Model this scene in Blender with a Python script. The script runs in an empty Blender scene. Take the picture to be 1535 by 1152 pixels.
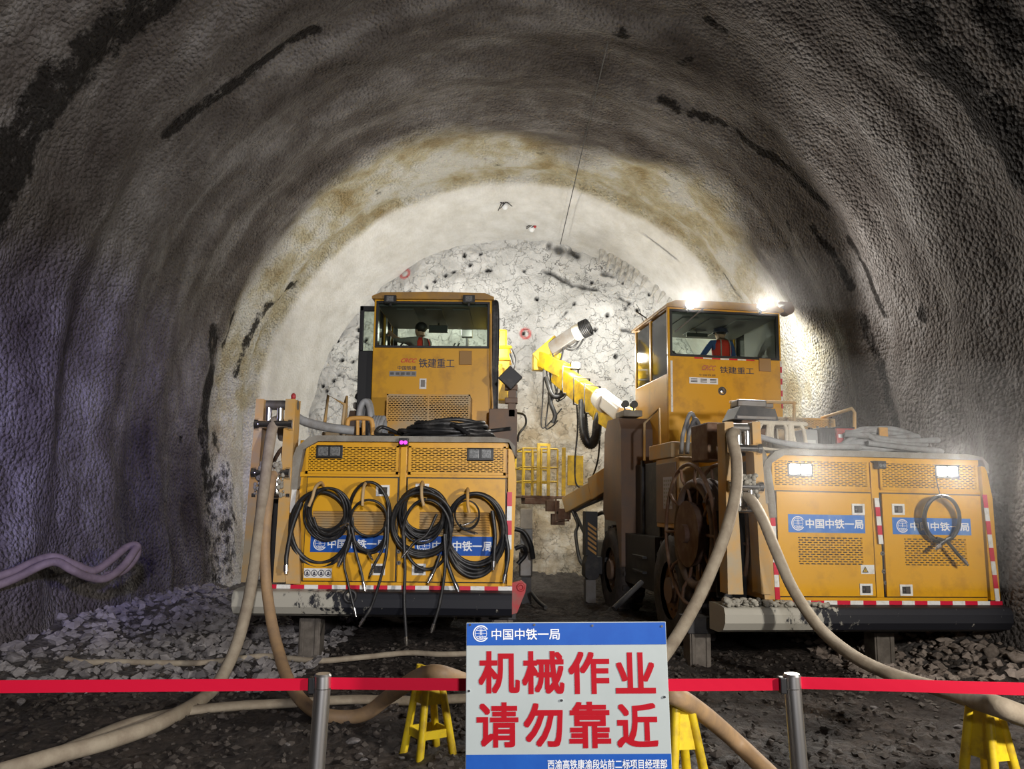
import bpy, bmesh, math, random
import numpy as np
from mathutils import Vector, Matrix, noise

random.seed(7)
PI = math.pi
scene = bpy.context.scene
COL = scene.collection

# ------------------------------------------------------------------ camera
EYE = 1.6
FPX = 1150.0
HAZE = .032
PITCH = math.atan(174 / 1150)
cam_d = bpy.data.cameras.new('camera')
cam_d.sensor_fit = 'HORIZONTAL'
cam_d.sensor_width = 36
cam_d.lens = 36 * FPX / 1535
cam_d.clip_start = .05
cam_o = bpy.data.objects.new('camera', cam_d)
COL.objects.link(cam_o)
cam_o.location = (0, 0, EYE)
cam_o.rotation_euler = (PI / 2 + PITCH, 0, 0)
scene.camera = cam_o

# ------------------------------------------------------------------ world, exposure, large lights
scene.view_settings.view_transform = 'Standard'
scene.view_settings.look = 'None'
scene.view_settings.gamma = 1
scene.view_settings.use_curve_mapping = False
scene.view_settings.exposure = 0.0
w = bpy.data.worlds.new('tunnel_air')
scene.world = w
w.use_nodes = True
w.node_tree.nodes['Background'].inputs[0].default_value = (.60, .62, .75, 1)
w.node_tree.nodes['Background'].inputs[1].default_value = .035


def lamp_light(name, kind, loc, target, power, color=(1, 1, 1), size=.3, angle=120, blend=.5, parent=None):
    d = bpy.data.lights.new(name, kind)
    d.energy = power
    d.color = color
    if kind == 'AREA':
        d.size = size
    else:
        d.shadow_soft_size = size
    if kind == 'SPOT':
        d.spot_size = math.radians(angle)
        d.spot_blend = blend
    o = bpy.data.objects.new(name, d)
    COL.objects.link(o)
    o.location = loc
    if target is not None:
        o.rotation_euler = (Vector(target) - Vector(loc)).to_track_quat('-Z', 'Y').to_euler()
    if parent:
        o.parent = parent
    return o


# floodlights of the finished tunnel, behind the photographer
lamp_light('tunnel_floodlight', 'SPOT', (4.45, .8, 2.5), (-1.4, 8, 1.5), 1400, (1, .94, .86), .16, 95, .3)
lamp_light('tunnel_floodlight', 'SPOT', (1.9, -7, 3.6), (-3.6, 8, 3.6), 4000, (.98, .96, .98), .3, 62, 1)
lamp_light('tunnel_floodlight', 'SPOT', (-.6, .6, 2.9), (-5.2, 9.0, 2.2), 2500, (.26, .22, 1), .15, 32, 1)


# ------------------------------------------------------------------ measuring helpers: a pixel of the 1535 x 1152 photo -> a point of the place
def ray(px, py):
    u, v = (px - 767.5) / FPX, (576 - py) / FPX
    c, s = math.cos(PITCH), math.sin(PITCH)
    return Vector((u, c - v * s, s + v * c))


def at(px, py, Y):
    d = ray(px, py)
    return d * (Y / d.y) + Vector((0, 0, EYE))


def onz(px, py, z=0.0):
    d = ray(px, py)
    return d * ((z - EYE) / d.z) + Vector((0, 0, EYE))


# ------------------------------------------------------------------ materials
MATS = {}


def nt(name):
    m = bpy.data.materials.new(name)
    m.use_nodes = True
    n = m.node_tree.nodes
    return m, n, m.node_tree.links, n['Principled BSDF']


def ramp(n, stops):
    r = n.new('ShaderNodeValToRGB')
    e = r.color_ramp.elements
    e[0].position, e[0].color = stops[0][0], (*stops[0][1], 1)
    e[1].position, e[1].color = stops[-1][0], (*stops[-1][1], 1)
    for p, c in stops[1:-1]:
        k = e.new(p)
        k.color = (*c, 1)
    return r


def mat(name, col, rough=.5, metal=0, dirt=None, dirt_amt=.5, scale=4, bump=0, bscale=40, spec=.5):
    m, n, l, b = nt(name)
    b.inputs['Base Color'].default_value = (*col, 1)
    b.inputs['Roughness'].default_value = rough
    b.inputs['Metallic'].default_value = metal
    b.inputs['Specular IOR Level'].default_value = spec
    tc = n.new('ShaderNodeTexCoord')
    if dirt:
        nz = n.new('ShaderNodeTexNoise')
        nz.inputs['Scale'].default_value = scale
        nz.inputs['Detail'].default_value = 8
        nz.inputs['Roughness'].default_value = .65
        l.new(tc.outputs['Object'], nz.inputs['Vector'])
        lo = .62 - dirt_amt * .35
        r = ramp(n, [(lo, (0, 0, 0)), (min(.98, lo + .28), (1, 1, 1))])
        l.new(nz.outputs['Fac'], r.inputs['Fac'])
        mx = n.new('ShaderNodeMix')
        mx.data_type = 'RGBA'
        mx.inputs['A'].default_value = (*col, 1)
        mx.inputs['B'].default_value = (*dirt, 1)
        l.new(r.outputs['Color'], mx.inputs['Factor'])
        l.new(mx.outputs['Result'], b.inputs['Base Color'])
    if bump:
        nb = n.new('ShaderNodeTexNoise')
        nb.inputs['Scale'].default_value = bscale
        nb.inputs['Detail'].default_value = 6
        l.new(tc.outputs['Object'], nb.inputs['Vector'])
        bp = n.new('ShaderNodeBump')
        bp.inputs['Strength'].default_value = .8
        bp.inputs['Distance'].default_value = bump
        l.new(nb.outputs['Fac'], bp.inputs['Height'])
        l.new(bp.outputs['Normal'], b.inputs['Normal'])
    MATS[name] = m
    return m


def emis(name, col, strength):
    m, n, l, b = nt(name)
    b.inputs['Base Color'].default_value = (*col, 1)
    b.inputs['Emission Color'].default_value = (*col, 1)
    b.inputs['Emission Strength'].default_value = strength
    MATS[name] = m
    return m


YEL = mat('yellow_paint', (.72, .365, .010), .36, 0, (.42, .20, .02), .30, 3.0)
YELD = mat('dusty_yellow_paint', (.62, .33, .06), .55, 0, (.42, .34, .22), .75, 2.2)
YELB = mat('bright_yellow_paint', (.70, .46, .015), .4, 0, (.30, .19, .04), .6, 5)
YELT = mat('trestle_yellow_paint', (.75, .55, .015), .42, 0, (.38, .22, .03), .45, 9)
BROWN = mat('brown_dusty_paint', (.23, .14, .085), .6, 0, (.16, .12, .10), .7, 2)
DUST = mat('dust_covered_steel', (.30, .285, .25), .9, 0, (.20, .175, .14), .7, 5, .004, 60)
DARK = mat('dark_steel', (.035, .034, .036), .5, .3, (.09, .08, .07), .35, 5)
STEEL = mat('grey_steel', (.20, .19, .18), .45, .6, (.16, .13, .10), .5, 6)
BLACK = mat('black_paint', (.012, .012, .013), .45)
NAVY = mat('blue_black_bumper_paint', (.012, .014, .022), .42, 0, (.05, .048, .05), .35, 7)
RUBBER = mat('black_rubber', (.017, .017, .018), .42, 0, (.10, .095, .09), .35, 9)
TYRE = mat('tyre_rubber', (.03, .028, .03), .8, 0, (.10, .085, .08), .6, 5, .004, 50)
CHROME = mat('chrome', (.75, .75, .75), .16, 1)
STAINL = mat('polished_stainless_steel', (.72, .70, .68), .33, 1)
RUST = mat('rusty_brown_steel', (.14, .070, .04), .75, .1, (.24, .17, .12), .6, 6)
MUD = mat('cement_splash', (.42, .40, .34), .9, 0, (.28, .26, .22), .6, 9, .02, 30)
HOSE = mat('cement_dusted_hose', (.37, .315, .235), .8, 0, (.25, .20, .145), .7, 7, .003, 40)
HOSEB = mat('brown_hose', (.42, .27, .14), .6, 0, (.28, .19, .12), .7, 6, .002, 40)
HOSED = mat('grey_brown_hose', (.20, .155, .135), .8, 0, (.12, .09, .08), .7, 6, .003, 40)
HOSEG = mat('grey_hose', (.33, .34, .35), .6, 0, (.22, .21, .2), .6, 8)
BLUE = mat('blue_banner', (.012, .085, .40), .45, 0, (.016, .11, .46), .5, 5, spec=.2)
BLUEW = mat('worn_blue_banner', (.03, .18, .60), .4, 0, (.20, .35, .62), .35, 6)
WHITE = mat('white_lettering', (.80, .82, .84), .5)
SIGNW = mat('sign_white', (.42, .465, .46), .4, 0, (.375, .42, .415), .4, 4, spec=.2)
SIGNR = mat('sign_red', (.40, .003, .012), .5, spec=.15)
REDR = mat('reflective_red', (.62, .012, .045), .35)
WHR = mat('reflective_white', (.80, .80, .78), .35, 0, (.55, .52, .47), .4, 20)
BELT = mat('red_belt', (.52, .003, .028), .7, spec=.15)
REDP = mat('red_paint', (.42, .03, .035), .5, 0, (.22, .10, .08), .5, 8)
NAVT = mat('dark_blue_lettering', (.035, .035, .06), .5)
LOGR = mat('red_lettering', (.62, .05, .03), .5)
GREYP = mat('grey_plastic', (.30, .31, .31), .6, 0, (.22, .2, .18), .5, 8)
CREAM = mat('cream_plastic', (.62, .56, .44), .7, 0, (.45, .40, .32), .5, 7)
SKIN = mat('skin', (.40, .23, .16), .6)
HAIR = mat('dark_hair', (.012, .010, .010), .6)
CLGREY = mat('grey_cloth', (.27, .25, .25), .9, 0, (.20, .18, .18), .5, 12)
CLBLUE = mat('blue_cloth', (.05, .11, .33), .9)
CLRED = mat('red_vest_cloth', (.75, .05, .035), .8)
CLSIL = mat('silver_vest_tape', (.5, .5, .5), .4)
CLDARK = mat('dark_cloth', (.03, .03, .045), .9)
ROCK = mat('broken_rock', (.17, .155, .15), .85, 0, (.30, .28, .275), .7, 3, .02, 18)
ROCKR = mat('warm_broken_rock', (.20, .16, .13), .85, 0, (.32, .27, .235), .7, 3, .02, 18)
LAMPG = mat('lamp_glass', (.35, .36, .36), .15, .4, (.12, .12, .12), .6, 60)
ORANGE = mat('faded_orange_paint', (.62, .33, .08), .55, 0, (.35, .22, .1), .5, 6)
LAMPON = emis('lit_lamp_lens', (1, .97, .90), 60)
FACELAMP = emis('lit_boom_lamp_lens', (1, .96, .86), 12)
PINK = emis('magenta_led', (1, .03, .85), 3.0)


def glass_mat(name, tint, gloss=.08):
    m, n, l, b = nt(name)
    n.remove(b)
    out = n['Material Output']
    t = n.new('ShaderNodeBsdfTransparent')
    t.inputs[0].default_value = (*tint, 1)
    g = n.new('ShaderNodeBsdfGlossy')
    g.inputs['Roughness'].default_value = .06
    fr = n.new('ShaderNodeFresnel')
    fr.inputs[0].default_value = 1.45
    mx = n.new('ShaderNodeMixShader')
    l.new(fr.outputs[0], mx.inputs[0])
    l.new(t.outputs[0], mx.inputs[1])
    l.new(g.outputs[0], mx.inputs[2])
    l.new(mx.outputs[0], out.inputs['Surface'])
    return m


GLASS = glass_mat('cab_glass', (.80, .86, .80))

# shotcrete: one material for the whole lining; the attributes hold stains and the age of the sprayed concrete
m, n, l, b = nt('shotcrete')
b.inputs['Roughness'].default_value = .75
b.inputs['Specular IOR Level'].default_value = .22
tc = n.new('ShaderNodeTexCoord')


def nz(scale, detail=6, rough=.6, src=None):
    q = n.new('ShaderNodeTexNoise')
    q.inputs['Scale'].default_value = scale
    q.inputs['Detail'].default_value = detail
    q.inputs['Roughness'].default_value = rough
    l.new(src or tc.outputs['Object'], q.inputs['Vector'])
    return q


def attr(a):
    q = n.new('ShaderNodeAttribute')
    q.attribute_name = a
    return q.outputs['Fac']


def mixc(fac, a, bcol):
    q = n.new('ShaderNodeMix')
    q.data_type = 'RGBA'
    for s, v in (('A', a), ('B', bcol)):
        if isinstance(v, tuple):
            q.inputs[s].default_value = (*v, 1)
        else:
            l.new(v, q.inputs[s])
    if isinstance(fac, float):
        q.inputs['Factor'].default_value = fac
    else:
        l.new(fac, q.inputs['Factor'])
    return q.outputs['Result']


def math_(op, a, c, clamp=False):
    q = n.new('ShaderNodeMath')
    q.operation = op
    q.use_clamp = clamp
    for i, v in enumerate((a, c)):
        if isinstance(v, (int, float)):
            q.inputs[i].default_value = v
        else:
            l.new(v, q.inputs[i])
    return q.outputs[0]


comb = n.new('ShaderNodeCombineXYZ')
sepo = n.new('ShaderNodeSeparateXYZ')
l.new(tc.outputs['Object'], sepo.inputs[0])
l.new(math_('MULTIPLY', attr('ring'), 1.5), comb.inputs[0])
l.new(math_('MULTIPLY', sepo.outputs['Y'], 1.35), comb.inputs[1])
streak = nz(1.0, 7, .62, comb.outputs[0])
big = nz(.55, 5)
mid = nz(2.2, 8, .7)
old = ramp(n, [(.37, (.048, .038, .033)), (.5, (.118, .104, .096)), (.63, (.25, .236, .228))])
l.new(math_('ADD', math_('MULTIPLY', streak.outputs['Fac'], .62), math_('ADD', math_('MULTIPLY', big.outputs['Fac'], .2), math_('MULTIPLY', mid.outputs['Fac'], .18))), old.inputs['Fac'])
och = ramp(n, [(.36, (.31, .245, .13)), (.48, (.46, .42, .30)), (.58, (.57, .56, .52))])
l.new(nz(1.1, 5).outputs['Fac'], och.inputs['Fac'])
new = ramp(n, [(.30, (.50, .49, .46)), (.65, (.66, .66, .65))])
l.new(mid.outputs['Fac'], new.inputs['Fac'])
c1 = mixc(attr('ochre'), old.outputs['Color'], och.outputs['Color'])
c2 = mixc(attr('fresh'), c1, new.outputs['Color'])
brk = nz(3.6, 10, .8)
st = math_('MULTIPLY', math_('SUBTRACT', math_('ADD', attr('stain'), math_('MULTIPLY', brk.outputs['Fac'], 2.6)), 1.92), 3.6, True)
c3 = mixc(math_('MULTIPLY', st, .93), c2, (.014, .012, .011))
l.new(c3, b.inputs['Base Color'])
l.new(math_('MULTIPLY', math_('SUBTRACT', 1.0, math_('MULTIPLY', st, .85)), .22), b.inputs['Specular IOR Level'])
l.new(math_('SUBTRACT', .85, math_('MULTIPLY', st, .3)), b.inputs['Roughness'])
fine = nz(42, 3, .55)
vor = n.new('ShaderNodeTexVoronoi')
vor.inputs['Scale'].default_value = 21
l.new(tc.outputs['Object'], vor.inputs['Vector'])
hsum = math_('ADD', math_('MULTIPLY', fine.outputs['Fac'], .5), math_('ADD', math_('MULTIPLY', mid.outputs['Fac'], .35), math_('MULTIPLY', vor.outputs['Distance'], -.75)))
bp = n.new('ShaderNodeBump')
l.new(math_('SUBTRACT', 1.0, math_('MULTIPLY', attr('fresh'), .75)), bp.inputs['Strength'])
bp.inputs['Distance'].default_value = .085
l.new(hsum, bp.inputs['Height'])
l.new(bp.outputs['Normal'], b.inputs['Normal'])
SHOT = m

# the rock face
m, n, l, b = nt('sprayed_rock_face')
b.inputs['Roughness'].default_value = .85
tc = n.new('ShaderNodeTexCoord')
wob = nz(1.2, 5)
vadd = n.new('ShaderNodeVectorMath')
vadd.operation = 'MULTIPLY_ADD'
l.new(wob.outputs['Color'], vadd.inputs[0])
vadd.inputs[1].default_value = (1.6, 1.6, 2.2)
l.new(tc.outputs['Object'], vadd.inputs[2])
vo = n.new('ShaderNodeTexVoronoi')
vo.feature = 'DISTANCE_TO_EDGE'
vo.inputs['Scale'].default_value = 2.3
l.new(vadd.outputs[0], vo.inputs['Vector'])
crk = ramp(n, [(0.0, (1, 1, 1)), (.020, (0, 0, 0))])
l.new(vo.outputs['Distance'], crk.inputs['Fac'])
sel = ramp(n, [(.5, (0, 0, 0)), (.62, (1, 1, 1))])
l.new(nz(.9, 3).outputs['Fac'], sel.inputs['Fac'])
basec = ramp(n, [(.3, (.40, .40, .39)), (.6, (.58, .58, .575))])
l.new(nz(1.6, 8, .7).outputs['Fac'], basec.inputs['Fac'])
low = ramp(n, [(.3, (.16, .11, .055)), (.5, (.34, .28, .19)), (.68, (.55, .52, .46))])
l.new(nz(1.1, 9, .72).outputs['Fac'], low.inputs['Fac'])
cc = mixc(attr('ochre'), basec.outputs['Color'], low.outputs['Color'])
cc = mixc(math_('MULTIPLY', math_('MULTIPLY', crk.outputs['Color'], sel.outputs['Color']), .75), cc, (.06, .055, .05))
cc = mixc(attr('mark'), cc, (.55, .03, .03))
cc = mixc(attr('stain'), cc, (.012, .011, .010))  # on the face: dark depth of holes and scars, put into the colour
l.new(cc, b.inputs['Base Color'])
bp = n.new('ShaderNodeBump')
bp.inputs['Strength'].default_value = .9
bp.inputs['Distance'].default_value = .10
l.new(math_('ADD', nz(3, 9, .65).outputs['Fac'], math_('MULTIPLY', crk.outputs['Color'], -.3)), bp.inputs['Height'])
l.new(bp.outputs['Normal'], b.inputs['Normal'])
FACE = m

# the muck floor
m, n, l, b = nt('muck_floor')
tc = n.new('ShaderNodeTexCoord')
gc = ramp(n, [(.34, (.014, .009, .007)), (.5, (.042, .029, .022)), (.64, (.125, .094, .074))])
l.new(math_('ADD', math_('MULTIPLY', nz(.8, 6).outputs['Fac'], .45), math_('MULTIPLY', nz(7, 9, .7).outputs['Fac'], .55)), gc.inputs['Fac'])
gp = ramp(n, [(.35, (.07, .06, .055)), (.65, (.24, .22, .205))])
l.new(nz(6, 8, .7).outputs['Fac'], gp.inputs['Fac'])
cg = mixc(attr('pale'), gc.outputs['Color'], gp.outputs['Color'])
l.new(cg, b.inputs['Base Color'])
rr = ramp(n, [(.35, (.42, .42, .42)), (.6, (.85, .85, .85))])
l.new(nz(1.5, 5).outputs['Fac'], rr.inputs['Fac'])
l.new(rr.outputs['Color'], b.inputs['Roughness'])
v1 = n.new('ShaderNodeTexVoronoi')
v1.inputs['Scale'].default_value = 19
l.new(tc.outputs['Object'], v1.inputs['Vector'])
bp = n.new('ShaderNodeBump')
bp.inputs['Strength'].default_value = 1
bp.inputs['Distance'].default_value = .11
l.new(math_('ADD', nz(13, 9, .75).outputs['Fac'], math_('MULTIPLY', v1.outputs['Distance'], -.6)), bp.inputs['Height'])
l.new(bp.outputs['Normal'], b.inputs['Normal'])
MUCK = m

# cement-splashed bumper: cement on the end that stands under the hose reel
m, n, l, b = nt('splashed_bumper')
b.inputs['Roughness'].default_value = .6
tc = n.new('ShaderNodeTexCoord')
sx = n.new('ShaderNodeSeparateXYZ')
l.new(tc.outputs['Object'], sx.inputs[0])
mp = n.new('ShaderNodeMapRange')
l.new(sx.outputs['X'], mp.inputs['Value'])
mp.inputs['From Min'].default_value = -1.35
mp.inputs['From Max'].default_value = -.15
mp.inputs['To Min'].default_value = 1.0
mp.inputs['To Max'].default_value = .0
strc = n.new('ShaderNodeMapping')
strc.inputs['Scale'].default_value = (12, 12, 6)
strc.inputs['Rotation'].default_value = (0, .6, 0)
l.new(tc.outputs['Object'], strc.inputs['Vector'])
ns = nz(1, 6, .7, strc.outputs[0])
ff = math_('MULTIPLY', math_('SUBTRACT', math_('ADD', mp.outputs[0], math_('MULTIPLY', ns.outputs['Fac'], 2.6)), 1.68), 5, True)
l.new(mixc(ff, (.010, .011, .017), (.43, .41, .35)), b.inputs['Base Color'])
BUMP = m


# ------------------------------------------------------------------ mesh builder
class MB:
    def __init__(s):
        s.v, s.f, s.mi, s.sm = [], [], [], []

    def add(s, vs, fs, mi=0, smooth=False):
        o = len(s.v)
        s.v += [tuple(p) for p in vs]
        for f in fs:
            s.f.append([i + o for i in f])
            s.mi.append(mi)
            s.sm.append(smooth)
        return s

    def box(s, a, c, mi=0, M=None):
        x0, y0, z0 = a
        x1, y1, z1 = c
        vs = [Vector(p) for p in ((x0, y0, z0), (x1, y0, z0), (x1, y1, z0), (x0, y1, z0), (x0, y0, z1), (x1, y0, z1), (x1, y1, z1), (x0, y1, z1))]
        if M:
            vs = [M @ p for p in vs]
        return s.add(vs, [(0, 3, 2, 1), (4, 5, 6, 7), (0, 1, 5, 4), (1, 2, 6, 5), (2, 3, 7, 6), (3, 0, 4, 7)], mi)

    def cyl(s, p0, p1, r0, r1=None, nn=16, mi=0, caps=True):
        p0, p1 = Vector(p0), Vector(p1)
        r1 = r0 if r1 is None else r1
        d = (p1 - p0).normalized()
        u = d.orthogonal().normalized()
        v = d.cross(u)
        vs = []
        for p, r in ((p0, r0), (p1, r1)):
            vs += [p + (u * math.cos(t) + v * math.sin(t)) * r for t in (2 * PI * k / nn for k in range(nn))]
        s.add(vs, [(k, (k + 1) % nn, nn + (k + 1) % nn, nn + k) for k in range(nn)], mi, True)
        if caps:
            s.add(vs[:nn], [tuple(reversed(range(nn)))], mi)
            s.add(vs[nn:], [tuple(range(nn))], mi)
        return s

    def tube(s, pts, r, nn=10, mi=0, closed=False, flat=1.0):
        pts = [Vector(p) for p in pts]
        N = len(pts)
        vs = []
        up = None
        for i in range(N):
            a = pts[(i - 1) % N] if (closed or i) else pts[0]
            c = pts[(i + 1) % N] if (closed or i < N - 1) else pts[-1]
            d = (c - a).normalized()
            if up is None:
                up = Vector((0, 0, 1)) if abs(d.z) < .9 else Vector((1, 0, 0))
            u = (up - d * up.dot(d))
            if u.length < 1e-4:
                u = d.orthogonal()
            u.normalize()
            up = u
            v = d.cross(u)
            rr_ = r(i / max(1, N - 1)) if callable(r) else r
            vs += [pts[i] + u * (math.cos(t) * rr_ * flat) + v * (math.sin(t) * rr_) for t in (2 * PI * k / nn for k in range(nn))]
        fs = []
        for i in range(N if closed else N - 1):
            j = (i + 1) % N
            fs += [(i * nn + k, i * nn + (k + 1) % nn, j * nn + (k + 1) % nn, j * nn + k) for k in range(nn)]
        s.add(vs, fs, mi, True)
        if not closed:
            s.add(vs[:nn], [tuple(reversed(range(nn)))], mi)
            s.add(vs[-nn:], [tuple(range(nn))], mi)
        return s

    def prism(s, poly, a, c, axis='y', mi=0, smooth=False, M=None):
        def pt(p, t):
            q = {'y': (p[0], t, p[1]), 'x': (t, p[0], p[1]), 'z': (p[0], p[1], t)}[axis]
            return M @ Vector(q) if M else Vector(q)
        k = len(poly)
        vs = [pt(p, a) for p in poly] + [pt(p, c) for p in poly]
        s.add(vs, [(i, (i + 1) % k, k + (i + 1) % k, k + i) for i in range(k)], mi, smooth)
        s.add(vs, [tuple(range(k - 1, -1, -1)), tuple(range(k, 2 * k))], mi)
        return s

    def torus(s, c, ax, R, r, nn=28, mm=8, mi=0, a0=0, a1=2 * PI):
        c, ax = Vector(c), Vector(ax).normalized()
        u = ax.orthogonal().normalized()
        v = ax.cross(u)
        full = abs(a1 - a0 - 2 * PI) < 1e-6
        pts = [c + (u * math.cos(t) + v * math.sin(t)) * R for t in (a0 + (a1 - a0) * k / (nn if full else nn - 1) for k in range(nn))]
        return s.tube(pts, r, mm, mi, closed=full)

    def ball(s, c, r, mi=0, sc=(1, 1, 1), nu=12, nv=8):
        c = Vector(c)
        vs = [c + Vector((0, 0, r * sc[2]))]
        for j in range(1, nv):
            p = PI * j / nv
            vs += [c + Vector((r * sc[0] * math.sin(p) * math.cos(t), r * sc[1] * math.sin(p) * math.sin(t), r * sc[2] * math.cos(p))) for t in (2 * PI * k / nu for k in range(nu))]
        vs.append(c - Vector((0, 0, r * sc[2])))
        fs = [(0, 1 + k, 1 + (k + 1) % nu) for k in range(nu)]
        for j in range(nv - 2):
            fs += [(1 + j * nu + k, 1 + (j + 1) * nu + k, 1 + (j + 1) * nu + (k + 1) % nu, 1 + j * nu + (k + 1) % nu) for k in range(nu)]
        L = len(vs) - 1
        fs += [(L, 1 + (nv - 2) * nu + (k + 1) % nu, 1 + (nv - 2) * nu + k) for k in range(nu)]
        return s.add(vs, fs, mi, True)

    def build(s, name, mats, parent=None, bevel=0, seg=2):
        me = bpy.data.meshes.new(name)
        me.from_pydata(s.v, [], s.f)
        for q in (mats if isinstance(mats, (list, tuple)) else [mats]):
            me.materials.append(q)
        me.polygons.foreach_set('material_index', s.mi)
        me.polygons.foreach_set('use_smooth', s.sm)
        me.update()
        o = bpy.data.objects.new(name, me)
        COL.objects.link(o)
        if parent:
            o.parent = parent
        if bevel:
            bv = o.modifiers.new('bevel', 'BEVEL')
            bv.width = bevel
            bv.segments = seg
            bv.limit_method = 'ANGLE'
            bv.angle_limit = math.radians(40)
        return o


def tag(o, label=None, cat=None, group=None, kind=None):
    if label:
        o['label'] = label
    if cat:
        o['category'] = cat
    if group:
        o['group'] = group
    if kind:
        o['kind'] = kind
    return o


def empty(name, loc=(0, 0, 0), rot=(0, 0, 0)):
    o = bpy.data.objects.new(name, None)
    o.empty_display_size = .2
    o.location = loc
    o.rotation_euler = rot
    COL.objects.link(o)
    return o


def spline(pts, per=8, closed=False):
    P = [Vector(p) for p in pts]
    out = []
    N = len(P)
    for i in range(N if closed else N - 1):
        p0 = P[(i - 1) % N] if (closed or i) else P[0] * 2 - P[1]
        p1, p2 = P[i], P[(i + 1) % N]
        p3 = P[(i + 2) % N] if (closed or i < N - 2) else P[-1] * 2 - P[-2]
        for k in range(per):
            t = k / per
            out.append(.5 * ((2 * p1) + (p2 - p0) * t + (2 * p0 - 5 * p1 + 4 * p2 - p3) * t * t + (3 * p1 - p0 - 3 * p2 + p3) * t ** 3))
    if not closed:
        out.append(P[-1])
    return out


_glyphs = {}


def glyph(body, bold=.0):
    k = (body, bold)
    if k not in _glyphs:
        c = bpy.data.curves.new('lettering', 'FONT')
        c.body = body
        c.resolution_u = 3
        o = bpy.data.objects.new('lettering', c)
        COL.objects.link(o)
        dg = bpy.context.evaluated_depsgraph_get()
        me = bpy.data.meshes.new_from_object(o.evaluated_get(dg))
        vs = [(v.co.x, v.co.y) for v in me.vertices]
        fs = [tuple(p.vertices) for p in me.polygons]
        bpy.data.objects.remove(o)
        bpy.data.meshes.remove(me)
        bpy.data.curves.remove(c)
        _glyphs[k] = (vs, fs)
    return _glyphs[k]


def text(mb, body, x0, x1, z0, z1, y, bold=.012, mi=0, slant=0, M=None):
    """flat lettering filling the rectangle x0..x1, z0..z1 on the plane y (seen from -y)"""
    vs, fs = glyph(body)
    xs = [v[0] for v in vs]
    ys = [v[1] for v in vs]
    ax, bx, ay, by = min(xs), max(xs), min(ys), max(ys)
    out = []
    for a, c in vs:
        tx, tz = (a - ax) / (bx - ax), (c - ay) / max(1e-6, by - ay)
        p = Vector((x0 + (x1 - x0) * tx + slant * (z1 - z0) * tz, y, z0 + (z1 - z0) * tz))
        out.append(M @ p if M else p)
    mb.add(out, fs, mi)
    em = max(xs) / max(1, len(body))
    hx, hz = bold * em * (x1 - x0) / (bx - ax), bold * (z1 - z0) / max(1e-6, by - ay)
    if bold > 0:                                             # heavier strokes: the same outline laid over itself, slightly shifted
        for k in range(8):
            u, v_ = ((1, 0), (1, 1), (0, 1), (-1, 1), (-1, 0), (-1, -1), (0, -1), (1, -1))[k]
            sh_ = Vector((hx * u * .9, -.00002 * (k + 1), hz * v_ * .9))
            mb.add([v + (M.to_3x3() @ sh_ if M else sh_) for v in out], fs, mi)


def arc(mb, cx, cz, r0, r1, a0, a1, y, nn=20, mi=0, sx=1.0):
    vs = []
    for k in range(nn + 1):
        t = a0 + (a1 - a0) * k / nn
        for r in (r0, r1):
            vs.append((cx + r * math.cos(t) * sx, y, cz + r * math.sin(t)))
    mb.add(vs, [(2 * k, 2 * k + 1, 2 * k + 3, 2 * k + 2) for k in range(nn)], mi)


def emblem(mb, cx, cz, R, y, mi=0):
    """railway bureau emblem: a globe with an open ring, rail section in the middle, letters below"""
    arc(mb, cx, cz, R * .86, R, .55, 2 * PI - .55, y, 28, mi)
    th = .05 * R
    arc(mb, cx, cz, R * .70, R * .76, 0, 2 * PI, y, 26, mi)
    for f in (.36,):
        arc(mb, cx, cz, R * .70 - th, R * .70, PI / 2, 3 * PI / 2, y, 12, mi, f)
        arc(mb, cx, cz, R * .70 - th, R * .70, -PI / 2, PI / 2, y, 12, mi, f)
    for q in (-.38, 0, .38):
        wx = math.sqrt(max(0, .72 ** 2 - q * q)) * R
        mb.add([(cx - wx, y, cz + q * R - th / 2), (cx + wx, y, cz + q * R - th / 2), (cx + wx, y, cz + q * R + th / 2), (cx - wx, y, cz + q * R + th / 2)], [(0, 1, 2, 3)], mi)
    mb.add([(cx - .06 * R, y, cz - .2 * R), (cx + .06 * R, y, cz - .2 * R), (cx + .06 * R, y, cz + .5 * R), (cx - .06 * R, y, cz + .5 * R)], [(0, 1, 2, 3)], mi)
    text(mb, 'CREC', cx - .56 * R, cx + .62 * R, cz - .62 * R, cz - .34 * R, y - .0006, .02, mi)


def slots(mb, x0, x1, z0, z1, y, nrow, ncol, th=.012, mi=0, fill=.46, slotw=.72):
    """perforated sheet: staggered rows of slots, as real openings"""
    rh = (z1 - z0) / nrow
    cw = (x1 - x0) / ncol
    hb = rh * (1 - fill)
    for r in range(nrow + 1):
        zc = z0 + r * rh
        mb.box((x0, y, max(z0, zc - hb / 2)), (x1, y + th, min(z1, zc + hb / 2)), mi)
    for r in range(nrow):
        off = .5 if r % 2 else 0
        for c in range(ncol + 1):
            xc = x0 + (c + off) * cw
            a, d = max(x0, xc - cw * (1 - slotw) / 2), min(x1, xc + cw * (1 - slotw) / 2)
            if d - a > .002:
                mb.box((a, y + .001, z0 + r * rh + hb * .4), (d, y + th - .001, z0 + (r + 1) * rh - hb * .4), mi)

# ------------------------------------------------------------------ the tunnel lining
ZC = 3.0


def sst(a, c, x):
    t = min(1, max(0, (x - a) / (c - a)))
    return t * t * (3 - 2 * t)


def radius(Y):
    if Y < 14.9:
        return 5.16 + .045 * math.cos(2 * PI * (Y - .3) / 1.45)
    if Y < 15.15:
        return 5.12 - .16 * (Y - 14.9) / .25
    return 4.96 - .40 * ((Y - 15.15) / 1.85) ** .8


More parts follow.
